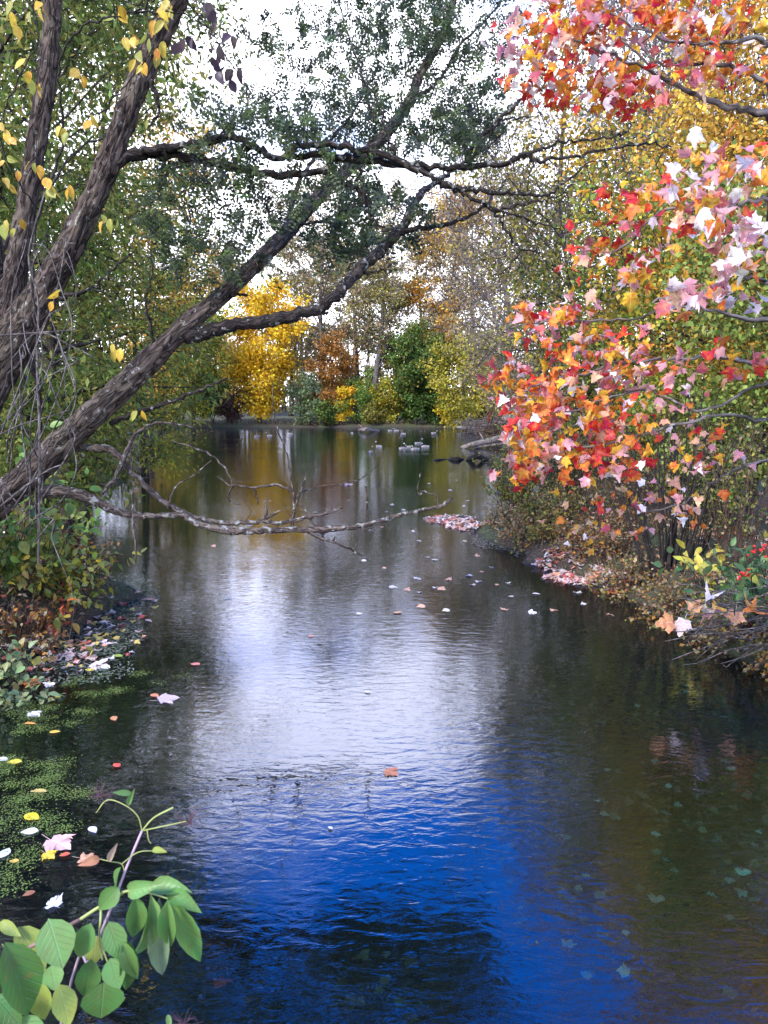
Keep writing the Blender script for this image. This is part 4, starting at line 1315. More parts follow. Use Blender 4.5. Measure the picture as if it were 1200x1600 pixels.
# ------------------------------------------------------------------ yellow-leaved vine hanging on the forked tree
rng = np.random.default_rng(91)
vb = at(-120, 930, 6.9)
vb[2] = gz(vb[0], vb[1]) - 0.05
vine = thing('climbing_vine', 'thin vine with large yellow leaves climbing over the forked trunk', 'vine', vb)
vm = MB()
vpaths = [
    [(-120, 930, 6.9, 10), (-60, 760, 6.9, 8), (10, 600, 6.9, 6), (52, 520, 6.9, 5), (50, 430, 6.9, 4), (62, 330, 6.9, 4), (100, 220, 6.8, 4), (92, 110, 6.6, 3), (130, 40, 6.4, 3), (210, 20, 6.2, 3), (260, -20, 6.1, 3)],
    [(62, 330, 6.9, 3), (20, 270, 6.6, 2), (0, 200, 6.5, 2), (30, 120, 6.4, 2), (60, 60, 6.4, 2), (40, -20, 6.4, 2)],
    [(100, 220, 6.8, 3), (150, 180, 6.5, 2), (200, 130, 6.3, 2), (235, 80, 6.2, 2), (245, 20, 6.2, 2)],
    [(210, 20, 6.2, 3), (280, 20, 6.2, 2), (320, 40, 6.2, 2), (350, 80, 6.2, 2), (372, 115, 6.2, 1.5)],
    [(52, 520, 6.9, 3), (90, 470, 6.8, 2), (160, 455, 6.8, 2), (190, 500, 6.8, 2)],
]
vn, vr = [], []
for i, L in enumerate(vpaths):
    p, r = px_path(L, 7)
    p = p + np.random.default_rng(220 + i).normal(0, 0.01, p.shape)
    tube(vm, p, r, 6)
    vn.append(p)
    vr.append(r)
ylf = [(45, 95, 4, 14, 18), (55, 130, 4, 12, 14), (210, 70, 5, 20, 24), (240, 65, 6, 16, 26), (245, 25, 5, 14, 22), (215, 95, 4, 12, 14), (15, 265, 5, 22, 24), (10, 205, 4, 16, 20),
       (100, 205, 3, 8, 10), (75, 285, 4, 16, 18), (55, 255, 3, 10, 12), (110, 300, 2, 12, 12), (125, 120, 3, 10, 14), (165, 330, 3, 14, 20), (140, 190, 2, 10, 16), (180, 15, 4, 14, 25), (30, 20, 5, 20, 25),
       (265, 5, 4, 12, 18), (85, 460, 3, 12, 20), (185, 540, 3, 10, 10), (220, 645, 2, 8, 6), (20, 340, 4, 20, 22), (60, 20, 3, 15, 20)]
LP, LC = [], []
for (cx_, cy_, n, rx, ry) in ylf:
    LP.append(blobs(rng, [(cx_, cy_, rx, ry, n, 6.3 if cy_ < 400 else 6.8, 0.15)]))
    LC.append(pal(rng, n, [(0.66, 0.42, 0.03), (0.58, 0.40, 0.05), (0.70, 0.36, 0.03), (0.34, 0.34, 0.05)], None, 0.12))
dk = blobs(rng, [(320, 25, 25, 25, 9, 6.2, 0.15), (350, 75, 25, 25, 8, 6.2, 0.1), (365, 110, 14, 20, 5, 6.2, 0.1), (335, 120, 8, 18, 3, 6.2, 0.1), (290, 60, 14, 18, 4, 6.2, 0.1)])
LP.append(dk)
LC.append(pal(rng, len(dk), [(0.07, 0.045, 0.055), (0.10, 0.07, 0.06)], None, 0.15))
LP, LC = np.vstack(LP), np.vstack(LC)
feather(rng, vm, np.vstack(vn), np.concatenate(vr), LP + [0, 0, 0.04], r0=0.003, k=4, wob=0.15)
vm.build('stem', M_TWIG, vine)
n = len(LP)
leaf_set(vine, LP, nrm(rng.normal(0, 0.45, (n, 3)) + [0, -0.1, -0.9]), nrm(rng.normal(0, 0.6, (n, 3)) + [0, -0.9, 0.3]), 0.10 * rng.uniform(0.75, 1.2, n), LC, ME_OVAL, OVALS, M_LEAFN, 300, rng)

# dry grey vines looping in front of the stems
dv = thing('dry_vines', 'tangle of dry grey vines looping in front of the forked trunk', 'vine', (float(vb[0]) + 0.5, float(vb[1]), gz(vb[0] + 0.5, vb[1]) - 0.03))
vm = MB()
for i in range(20):
    x0, y0 = rng.uniform(-40, 70), rng.uniform(700, 860)
    L = [(x0, y0, 6.8, 2.6)]
    hx, hy = rng.uniform(-15, 30), -rng.uniform(40, 70)
    for k in range(rng.integers(4, 9)):
        hx += rng.normal(4, 20)
        hy += rng.normal(3, 18)
        L.append((L[-1][0] + hx, L[-1][1] + hy, 6.8 + rng.uniform(-0.25, 0.25), 2.4 * (1 - k * 0.09)))
    L = [(min(q[0], 150 - 0.25 * q[0] if q[0] > 120 else q[0]), max(q[1], 380), q[2], q[3]) for q in L]
    p, r = px_path(L, 5)
    tube(vm, p, r, 4, cap=False)
for L in ([(60, 880, 6.9, 4), (62, 700, 6.8, 4), (58, 560, 6.8, 4), (60, 470, 6.8, 3), (45, 400, 6.8, 3), (70, 300, 6.8, 2)], [(-10, 800, 6.8, 4), (40, 760, 6.7, 4), (75, 735, 6.7, 3), (100, 725, 6.7, 2)],
          [(-10, 685, 6.8, 3), (30, 665, 6.8, 3), (80, 650, 6.8, 2), (110, 640, 6.8, 2)], [(-10, 525, 6.8, 3), (60, 520, 6.8, 3), (120, 515, 6.8, 2)], [(20, 560, 6.8, 3), (60, 520, 6.8, 3), (120, 545, 6.8, 2), (150, 560, 6.8, 2)]):
    p, r = px_path(L, 6)
    tube(vm, p, r, 5, cap=False)
vm.build('stems', M_GREY, dv, kind='stuff')


# ------------------------------------------------------------------ bank plants
def stem_plant(name, label, base, n, H, spread, leaf, nleaf, cols, cat='shrub', seed=1, bark=None, group=None, singles=0, tms=OVALS, mes=None, lean=(0, 0), wob=0.12, r0=0.006, up=0.2, top=0.3, wts=None, curve=0.0, hang=-0.2):
    rng = np.random.default_rng(seed)
    base = np.array([base[0], base[1], gz(base[0], base[1]) - 0.04])
    root = thing(name, label, cat, base, group)
    sm = MB()
    P, D = [], []
    for i in range(n):
        a = rng.uniform(0, 6.283)
        q = rng.uniform(0, 1) ** 0.7
        b = base + np.array([math.cos(a), math.sin(a), 0]) * spread * 0.25 * q
        b[2] = gz(b[0], b[1]) - 0.05
        d = np.array([math.cos(a) * spread * q / H + lean[0], math.sin(a) * spread * q / H + lean[1], 1.0])
        L = H * rng.uniform(0.55, 1.05)
        p = branch_path(rng, b, nrm(d), L, 6, wob, -curve)
        tube(sm, p, np.linspace(r0 * 1.3, r0 * 0.35, 7), 5, cap=False)
        for j in range(rng.integers(2, 5)):
            k = rng.uniform(0.3, 0.95) * 6
            i0 = min(int(k), 5)
            s0 = p[i0] + (p[i0 + 1] - p[i0]) * (k - i0)
            p2 = branch_path(rng, s0, nrm(nrm(p[i0 + 1] - p[i0]) + rng.normal(0, 0.6, 3)), L * rng.uniform(0.15, 0.4), 4, wob * 1.5, up * 0.1 - curve)
            tube(sm, p2, np.linspace(r0 * 0.6, r0 * 0.25, 5), 4, cap=False)
            P.append(p2[1:])
            D.append(np.diff(p2, axis=0))
        P.append(p[max(1, int(7 * top)):])
        D.append(np.diff(p, axis=0)[max(0, int(7 * top) - 1):])
    sm.build('stems', bark or M_TWIG, root, kind='stuff')
    if nleaf:
        P, D = np.vstack(P), nrm(np.vstack(D))
        i = rng.integers(len(P), size=nleaf)
        pos = P[i] + rng.normal(0, leaf * 0.35, (nleaf, 3))
        pos[:, 2] = np.maximum(pos[:, 2], 0.02)
        yd = nrm(D[i] * 0.5 + rng.normal(0, 0.7, (nleaf, 3)) + [0, 0, hang])
        hint = nrm(rng.normal(0, 0.5, (nleaf, 3)) + [0, -0.35, 0.9])
        sz = leaf * rng.uniform(0.6, 1.25, nleaf)
        c = pal(rng, nleaf, cols, wts, 0.18)
        if singles:
            leaf_set(root, pos, yd, hint, sz, c, mes or ME_OVAL, tms, M_LEAFN, singles, rng)
        else:
            b = MB()
            scatter(b, tmpl_diamond(0.33), pos, yd, hint, sz, c)
            b.build('foliage', M_LEAFN, root, kind='stuff')
    return root


G_R = 'thicket on the right bank'
# the many-stemmed shrub at the water and the bare thicket round it
stem_plant('bare_shrub', 'dark many-stemmed bare shrub standing at the right waterline', (3.75, 10.1), 22, 2.6, 1.0, 0.06, 120, OLIVE + TAN, seed=501, r0=0.016, group=G_R, bark=M_TWIG, wob=0.07)
for i, (px, Y, H, lb) in enumerate([(945, 12.6, 2.0, 'brown twiggy shrub left of the dark many-stemmed one'), (1085, 10.8, 2.3, 'twiggy bare shrub right of the dark many-stemmed one'),
                                    (1160, 9.8, 2.3, 'twiggy bare shrub at the right edge above the berries'), (890, 14.6, 2.0, 'olive twiggy shrub on the headland behind'), (1010, 12.8, 2.4, 'bare twigs right behind the dark many-stemmed shrub'),
                                    (1120, 13.0, 2.4, 'bare twigs under the pale green small tree')]):
    stem_plant('bare_shrub', lb, (wx(px, Y), Y), 26, H, 0.9, 0.06, 500, OLIVE + TAN + GREEN[:2], seed=510 + i, r0=0.007, group=G_R, bark=M_BROWNT if i % 2 == 0 else M_TWIG, wob=0.10)
stem_plant('headland_bush', 'low green and brown bush at the tip of the right headland', (2.75, 15.9), 40, 1.25, 0.9, 0.06, 2200, OLIVE + GREEN + RUST[:1], seed=520, r0=0.005)
stem_plant('headland_bush', 'taller dark olive bush next to the headland tip', (3.7, 15.2), 40, 1.75, 0.8, 0.06, 2600, [(0.09, 0.095, 0.03), (0.13, 0.12, 0.04), (0.06, 0.07, 0.03)], seed=521, r0=0.006)
stem_plant('headland_bush', 'grey-brown dry bush on the near side of the headland', (3.2, 13.9), 40, 0.8, 0.8, 0.05, 1500, TAN + OLIVE, seed=522, r0=0.005, bark=M_BROWNT)
stem_plant('headland_bush', 'pale feathery bush beneath the leftmost maple leaves', (3.0, 17.2), 30, 1.9, 0.8, 0.06, 900, LGREEN + OLIVE, seed=523, r0=0.005)
for i, (x, y, H, lb) in enumerate([(2.35, 14.9, 0.5, 'grey-green low herb patch at the headland waterline'), (2.55, 13.7, 0.5, 'low dry brown tuft on the near headland slope'), (2.85, 12.9, 0.55, 'low green-brown tuft between headland and leaf drift'),
                                   (2.9, 14.4, 0.7, 'small olive bush in the middle of the headland slope'), (3.1, 12.0, 0.5, 'low rusty tuft behind the pink leaf drift')]):
    stem_plant('low_shrub', lb, (x, y), 55, H, 0.75, 0.055, 1100, [TAN + [(0.16, 0.18, 0.11)], RUST[:1] + TAN, OLIVE + RUST[:1], OLIVE + GREEN[:2], RUST + TAN][i], seed=560 + i, r0=0.005, group=G_R, bark=M_BROWNT, wob=0.2, curve=0.08)
stem_plant('brown_shrub', 'dense brown dry shrub left of the many-stemmed shrub', (3.35, 11.3), 60, 0.9, 0.7, 0.05, 900, RUST + TAN, seed=524, r0=0.005, bark=M_BROWNT, wob=0.2, curve=0.08)

for i, (x, y, H, lb) in enumerate([(3.72, 7.75, 0.6, 'low brown twig shrub left of the berry shrub'), (3.95, 7.05, 0.55, 'dry brown shrub overhanging the water at the right edge'), (4.35, 7.3, 0.8, 'brown shrub under the berries at the right edge'),
                                   (3.45, 8.9, 0.7, 'brown shrub at the foot of the many-stemmed shrub'), (3.3, 10.2, 0.6, 'low tan shrub between the leaf drift and the many-stemmed shrub')]):
    stem_plant('brown_shrub', lb, (x, y), 70, H, 0.6, 0.05, 700, RUST + TAN + OLIVE[:2], seed=550 + i, r0=0.004, group=G_R, bark=M_BROWNT, wob=0.25, curve=0.12, lean=(-0.25, -0.1))

# green shrub with red berries
bs = stem_plant('berry_shrub', 'green-leaved shrub with red berries at the right edge', (3.88, 7.7), 18, 1.15, 0.75, 0.125, 190, [(0.10, 0.19, 0.06), (0.13, 0.23, 0.07), (0.07, 0.15, 0.05), (0.40, 0.36, 0.05)], seed=530, singles=190, r0=0.006, lean=(-0.3, -0.05), wts=[4, 3, 3, 1], hang=-0.3)
rng = np.random.default_rng(8)
for (px, py) in [(1175, 860), (1188, 858), (1160, 900), (1168, 898)]:
    c = at(px, py, 7.25)
    b = MB()
    for k in range(7):
        q = c + rng.normal(0, 0.028, 3)
        th = np.linspace(0.01, math.pi - 0.01, 5)
        pts = np.column_stack([np.full(5, q[0]), np.full(5, q[1]), q[2] - 0.014 * np.cos(th)])
        tube(b, pts, 0.014 * np.sin(th) + 0.0005, 6, col=(0.55, 0.02, 0.012))
    b.build('berry_cluster', M_ATTR, bs)
stem_plant('yellow_sprig', 'sprig of long yellow leaves at the foot of the many-stemmed shrub', (3.7, 8.7), 5, 0.75, 0.45, 0.14, 44, [(0.52, 0.42, 0.05), (0.44, 0.40, 0.06)], seed=531, singles=44, r0=0.005, lean=(-0.1, -0.1), hang=0.1)
stem_plant('green_sprig', 'small green sprig hanging over the right waterline', (3.5, 8.3), 5, 0.45, 0.3, 0.08, 40, GREEN + LGREEN, seed=532, singles=40, r0=0.004, lean=(-0.3, -0.1))

# left bank
G_L = 'plants on the left bank'
stem_plant('leafy_shrub', 'broad-leaved bright green shrub under the leaning trunk', (-4.15, 8.6), 26, 1.5, 1.2, 0.14, 560, [(0.15, 0.27, 0.05), (0.20, 0.32, 0.06), (0.30, 0.34, 0.07), (0.11, 0.20, 0.06)], seed=540, singles=300, r0=0.006, group=G_L, bark=M_BROWNT, hang=-0.4)
stem_plant('leafy_shrub', 'yellowing olive shrub at the left edge under the trunk', (-4.5, 8.0), 22, 1.1, 0.9, 0.11, 260, OLIVE + YELG + RUST[:1], seed=541, singles=200, r0=0.006, group=G_L, bark=M_BROWNT, hang=-0.4)
stem_plant('leafy_shrub', 'low yellow-green shrub overhanging the left waterline', (-3.75, 8.6), 30, 0.95, 0.9, 0.10, 420, LGREEN + YELG + OLIVE[:1], seed=548, singles=300, r0=0.005, group=G_L, bark=M_BROWNT, hang=-0.4, lean=(0.1, -0.1))
stem_plant('brown_shrub', 'low dead brown twig clump at the left waterline', (-3.75, 7.6), 70, 0.75, 0.8, 0.06, 500, RUST + TAN + [(0.25, 0.07, 0.04)], seed=542, r0=0.005, group=G_L, bark=M_BROWNT, wob=0.22, curve=0.1)
stem_plant('brown_shrub', 'dead reddish twig clump behind the left waterline', (-3.95, 9.2), 60, 0.85, 0.8, 0.06, 600, RUST + TAN + OLIVE, seed=543, r0=0.005, group=G_L, bark=M_BROWNT, wob=0.2, curve=0.08)
stem_plant('orange_sprig', 'sprig of orange and red leaves leaning over the left water', (-3.6, 8.15), 6, 0.55, 0.4, 0.125, 40, [(0.55, 0.20, 0.03), (0.45, 0.09, 0.04), (0.55, 0.35, 0.06), (0.2, 0.25, 0.05)], seed=544, singles=40, r0=0.004, group=G_L, lean=(0.35, -0.1), hang=-0.7)
stem_plant('pale_herb', 'pale green soft-leaved plant at the lower left waterline', (-3.55, 6.55), 24, 0.55, 0.7, 0.085, 230, [(0.22, 0.30, 0.12), (0.28, 0.35, 0.15), (0.17, 0.25, 0.09), (0.35, 0.32, 0.12)], seed=545, singles=230, r0=0.0045, group=G_L, hang=-0.2)
stem_plant('pale_herb', 'pale green plant drooping onto the floating weed', (-3.15, 6.35), 14, 0.38, 0.5, 0.075, 120, [(0.22, 0.30, 0.12), (0.26, 0.32, 0.14), (0.42, 0.36, 0.10)], seed=546, singles=120, r0=0.004, group=G_L, hang=-0.4)
stem_plant('orange_sprig', 'small sprig of yellow leaves hanging at the brown clump', (-3.25, 7.35), 4, 0.4, 0.3, 0.09, 16, [(0.5, 0.36, 0.05), (0.3, 0.3, 0.06), (0.62, 0.5, 0.4)], seed=547, singles=16, r0=0.004, group=G_L, hang=-0.8)

# grass and litter on the banks
rng = np.random.default_rng(61)


def bank_points(n, x0, x1, y0, y1, dmin, dmax):
    x, y = rng.uniform(x0, x1, n), rng.uniform(y0, y1, n)
    d = pond_sd(x, y)
    k = (d > dmin) & (d < dmax)
    x, y = x[k], y[k]
    return np.column_stack([x, y, ground_z(x, y)])


gp = np.vstack([bank_points(11000, 1.5, 9, 5, 24, 0.05, 3.5), bank_points(9000, -9, -3, 4, 20, -0.1, 3.0), bank_points(16000, -26, 12, 60, 98, -0.1, 4.0), bank_points(12000, 3, 14, 22, 60, 0, 4)])
gb = MB()
n = len(gp)
dist = gp[:, 1]
hh = rng.uniform(0.08, 0.28, n) * np.where(dist > 40, 3.0, 1.0)
scatter(gb, (np.array([[-0.03, 0, 0], [0.03, 0, 0], [0.015, 0.6, 0.06], [0, 1, 0.2]]), np.array([[0, 1, 2], [0, 2, 3]])), gp - [0, 0, 0.03], nrm(rng.normal(0, 0.45, (n, 3)) + [0, 0, 1]), rdir(rng, n), hh,
        pal(rng, n, [(0.17, 0.13, 0.07), (0.12, 0.10, 0.05), (0.08, 0.09, 0.03), (0.22, 0.16, 0.09)], None, 0.2), wid=0.55)
tag(gb.build('bank_grass', M_LEAF), 'dry and green grass along the pond banks', 'grass', kind='stuff')
lp = np.vstack([bank_points(9000, 1.5, 9, 5, 20, 0.05, 4), bank_points(5000, -9, -3, 4, 18, 0.05, 3)])
lb_ = MB()
n = len(lp)
scatter(lb_, tmpl_diamond(0.4), lp + [0, 0, 0.02], rdir(rng, n) * [1, 1, 0.3], nrm(rng.normal(0, 0.35, (n, 3)) + [0, 0, 1]), rng.uniform(0.05, 0.1, n), pal(rng, n, [(0.35, 0.2, 0.1), (0.5, 0.2, 0.06), (0.28, 0.18, 0.1), (0.55, 0.4, 0.3), (0.4, 0.1, 0.05)], None, 0.2))
tag(lb_.build('leaf_litter', M_WETA), 'fallen brown and red leaves on the banks', 'leaves', kind='stuff')

# grey twig tangle under the berry shrub
tk = thing('twig_tangle', 'tangle of dry grey twigs overhanging the right waterline', 'twigs', (4.3, 7.0, gz(4.3, 7.0)))
b = MB()
for i in range(60):
    x0, y0 = rng.uniform(1130, 1260), rng.uniform(925, 1010)
    L = [(x0, y0, 7.0 + rng.uniform(-0.3, 0.3), 2.6)]
    a = math.pi + rng.normal(0.1, 0.5)
    for k in range(4):
        a += rng.normal(0, 0.3)
        L.append((L[-1][0] + 24 * math.cos(a), L[-1][1] - 14 * math.sin(a) + k * 1.5, L[-1][2] + rng.normal(0, 0.06), 2.4 - 0.4 * k))
    p, r = px_path(L, 4)
    p[:, 2] = np.maximum(p[:, 2], 0.02)
    tube(b, p, r, 4, cap=False)
b.build('twigs', M_GREY, tk, kind='stuff')

# ------------------------------------------------------------------ driftwood, brush pile, logs
def log(name, label, rows, mat, k=10, seed=0, stubs=()):
    P, R = [], []
    q = np.array([np.append(gnd(r[0], r[1], r[2]), r[3]) for r in rows])
    s = smooth(q, 6)
    base = s[0, :3].copy()
    o = thing(name, label, 'log', base, None)
    b = MB()
    tube(b, s[:, :3], s[:, 3], k, lump=0.15, seed=seed)
    b.build('trunk', mat, o)
    if stubs:
        b = MB()
        for (i, dx, dz) in stubs:
            c = s[int(i * (len(s) - 1)), :3]
            tube(b, np.array([c, c + [dx * 0.5, 0, dz * 0.6], c + [dx, 0, dz]]), [0.07, 0.05, 0.025], 6, lump=0.1, seed=seed)
        b.build('stub', mat, o)
    return o


log('driftwood_log', 'long pale log lying along the shore at the right of the far bank', [(714, 668, 0.35, 0.16), (740, 668, 0.45, 0.2), (770, 668, 0.5, 0.2), (812, 666, 0.6, 0.2)], M_LOG, seed=1, stubs=((0.3, -0.6, 0.5),))
log('driftwood_log', 'grey log sloping from the brush into the water', [(722, 699, 0.05, 0.12), (745, 693, 0.35, 0.16), (770, 688, 0.8, 0.18), (800, 682, 1.3, 0.18)], M_LOG, seed=2, stubs=((0.5, -0.3, 0.5),))
log('driftwood_log', 'short grey log beside the sloping one', [(742, 700, 0.05, 0.10), (760, 696, 0.2, 0.13), (785, 692, 0.4, 0.13)], M_LOG, seed=3)
log('driftwood_log', 'thick brown log above the long pale log', [(755, 664, 0.9, 0.2), (780, 662, 1.1, 0.26), (815, 660, 1.2, 0.28)], M_DEAD, seed=4)
log('waterlogged_log', 'black arched log in the water below the grey logs', [(728, 719, -0.05, 0.08), (736, 716, 0.12, 0.13), (744, 713, 0.28, 0.12), (754, 716, 0.12, 0.12), (764, 719, -0.08, 0.1)], M_BLACKLOG, seed=5)
log('waterlogged_log', 'black log hump just left of the arched one', [(699, 719, -0.06, 0.08), (708, 718, 0.04, 0.12), (716, 718, 0.05, 0.12), (724, 719, -0.06, 0.08)], M_BLACKLOG, seed=6)
log('waterlogged_log', 'leftmost black log tip at the water surface', [(675, 719, -0.04, 0.05), (683, 719, 0.02, 0.08), (697, 719, -0.05, 0.07)], M_BLACKLOG, seed=7)
log('driftwood_log', 'pale root stump lying at the middle of the far shore', [(561, 672, 0.05, 0.10), (570, 671, 0.35, 0.2), (580, 672, 0.2, 0.15), (592, 673, 0.0, 0.1)], M_LOG, seed=8, stubs=((0.3, -0.5, 0.5),))
bpile = thing('brush_pile', 'pile of brown branches and sticks on the far right shore', 'brush pile', (9.2, 72.0, gz(9.2, 72.0) - 0.05))
b = MB()
for i in range(150):
    c = np.array([rng.uniform(7.4, 11.5), rng.uniform(68, 76), 0.15 + rng.uniform(0, 1.0)])
    d = nrm(rng.normal(0, 1, 3) * [1, 0.6, 0.35]) * rng.uniform(0.6, 1.6)
    tube(b, np.array([c - d, c + rng.normal(0, 0.1, 3), c + d]), [0.05, 0.04, 0.015], 5, cap=False)
b.build('sticks', M_DEAD, bpile, kind='stuff')
bp2 = thing('brush_pile', 'dark brush heap on the bank behind the sloping grey log', 'brush pile', (9.0, 55.0, gz(9.0, 55.0) - 0.05))
b = MB()
for i in range(170):
    c = np.array([rng.uniform(7.2, 11), rng.uniform(52, 58), 0.1 + rng.uniform(0, 1.2)])
    d = nrm(rng.normal(0, 1, 3) * [1, 0.6, 0.4]) * rng.uniform(0.5, 1.3)
    tube(b, np.array([c - d, c + rng.normal(0, 0.1, 3), c + d]), [0.045, 0.035, 0.012], 5, cap=False)
b.build('sticks', M_BROWNT, bp2, kind='stuff')

# ------------------------------------------------------------------ geese
def goose_mesh(pose):
    neck = {'up': [(0.30, 0.24, 0.075), (0.34, 0.36, 0.055), (0.35, 0.48, 0.052), (0.37, 0.55, 0.065), (0.42, 0.555, 0.045), (0.49, 0.54, 0.018), (0.52, 0.535, 0.008)],
            'low': [(0.32, 0.20, 0.08), (0.38, 0.29, 0.06), (0.43, 0.37, 0.055), (0.46, 0.44, 0.065), (0.51, 0.44, 0.05), (0.58, 0.42, 0.018), (0.61, 0.415, 0.008)],
            'rest': [(0.27, 0.20, 0.07), (0.29, 0.28, 0.05), (0.26, 0.35, 0.043), (0.24, 0.39, 0.055), (0.20, 0.39, 0.045), (0.13, 0.36, 0.018), (0.10, 0.355, 0.008)]}[pose]
    body = [(-0.46, 0.17, 0.012), (-0.40, 0.16, 0.05), (-0.28, 0.12, 0.115), (-0.12, 0.09, 0.165), (0.05, 0.08, 0.175), (0.18, 0.10, 0.15), (0.26, 0.15, 0.10)]
    q = smooth(np.array(body + neck), 3)
    b = MB()
    k = 12
    pts = np.column_stack([q[:, 0], np.zeros(len(q)), q[:, 1]])
    tube(b, pts, np.maximum(q[:, 2], 0.006), k, lump=0.03)
    c = []
    for i in range(len(q)):
        t = i / (len(q) - 1) * 13
        if t < 0.7:
            col = (0.05, 0.04, 0.035)
        elif t < 2.2:
            col = (0.30, 0.285, 0.27)
        elif t < 5.2:
            col = (0.15, 0.13, 0.11)
        elif t < 6.6:
            col = (0.28, 0.255, 0.225)
        else:
            col = (0.015, 0.014, 0.013)
        c += [col] * k
    c = np.array(c + [c[-1], c[0]])
    v = b.v[0]
    # folded wings: brown on top, pale flanks, white cheek
    side = np.abs(v[:, 1])
    tt = np.repeat(np.arange(len(q)) / (len(q) - 1) * 13, k)
    tt = np.append(tt, [13, 0])
    top = (tt > 1.5) & (tt < 5.2) & (v[:, 2] > 0.15)
    c[top] = (0.17, 0.145, 0.12)
    ch = (tt > 9.6) & (tt < 10.6) & (side > 0.035)
    c[ch] = (0.75, 0.73, 0.7)
    b.c = [c]
    return b.mesh('goose_body', M_ATTR)


GM = {p: goose_mesh(p) for p in ('up', 'low', 'rest')}
geese = [
    (579, 707, 'up', 1.2, 'goose with raised dark neck nearest the camera, left of the flock', None),
    (592, 698, 'up', 2.4, 'goose with raised dark neck behind the nearest one', None),
    (630, 701, 'rest', 0.3, 'leftmost goose of the tight flock in mid-pond', None),
    (639, 699, 'low', 2.9, 'second goose from the left in the mid-pond flock', None),
    (648, 702, 'rest', 3.3, 'goose nearest the camera within the mid-pond flock', None),
    (654, 693, 'up', 0.2, 'farthest goose of the mid-pond flock, neck raised', None),
    (664, 698, 'rest', 3.0, 'rightmost goose of the mid-pond flock', None),
    (402, 682, 'rest', 0.5, 'left pale goose in the yellow reflection of the maple', None),
    (421, 681, 'low', 2.8, 'right pale goose in the yellow reflection of the maple', None),
    (454, 678, 'rest', 0.1, 'lone pale goose right of the yellow reflection', None),
    (550, 677, 'rest', 2.0, 'lone small goose left of the pale root stump', None),
    (610, 673, 'low', 0.4, 'left goose of the pair close to the far shore', None),
    (619, 673, 'rest', 3.0, 'right goose of the pair close to the far shore', None),
    (630, 678, 'rest', 2.7, 'pale goose just in front of the far-shore pair', None),
    (678, 677, 'low', 0.3, 'goose by the far bank beneath the yellow bush', None),
]
for (px, py, pose, rz, lb, _) in geese:
    o = bpy.data.objects.new('goose', GM[pose])
    c = gnd(px, py)
    o.location = (c[0], c[1], -0.06)
    o.rotation_euler = (0, 0, rz)
    o.scale = (0.66, 0.66, 0.66)
    COL.objects.link(o)
    tag(o, lb, 'goose', 'geese on the pond')

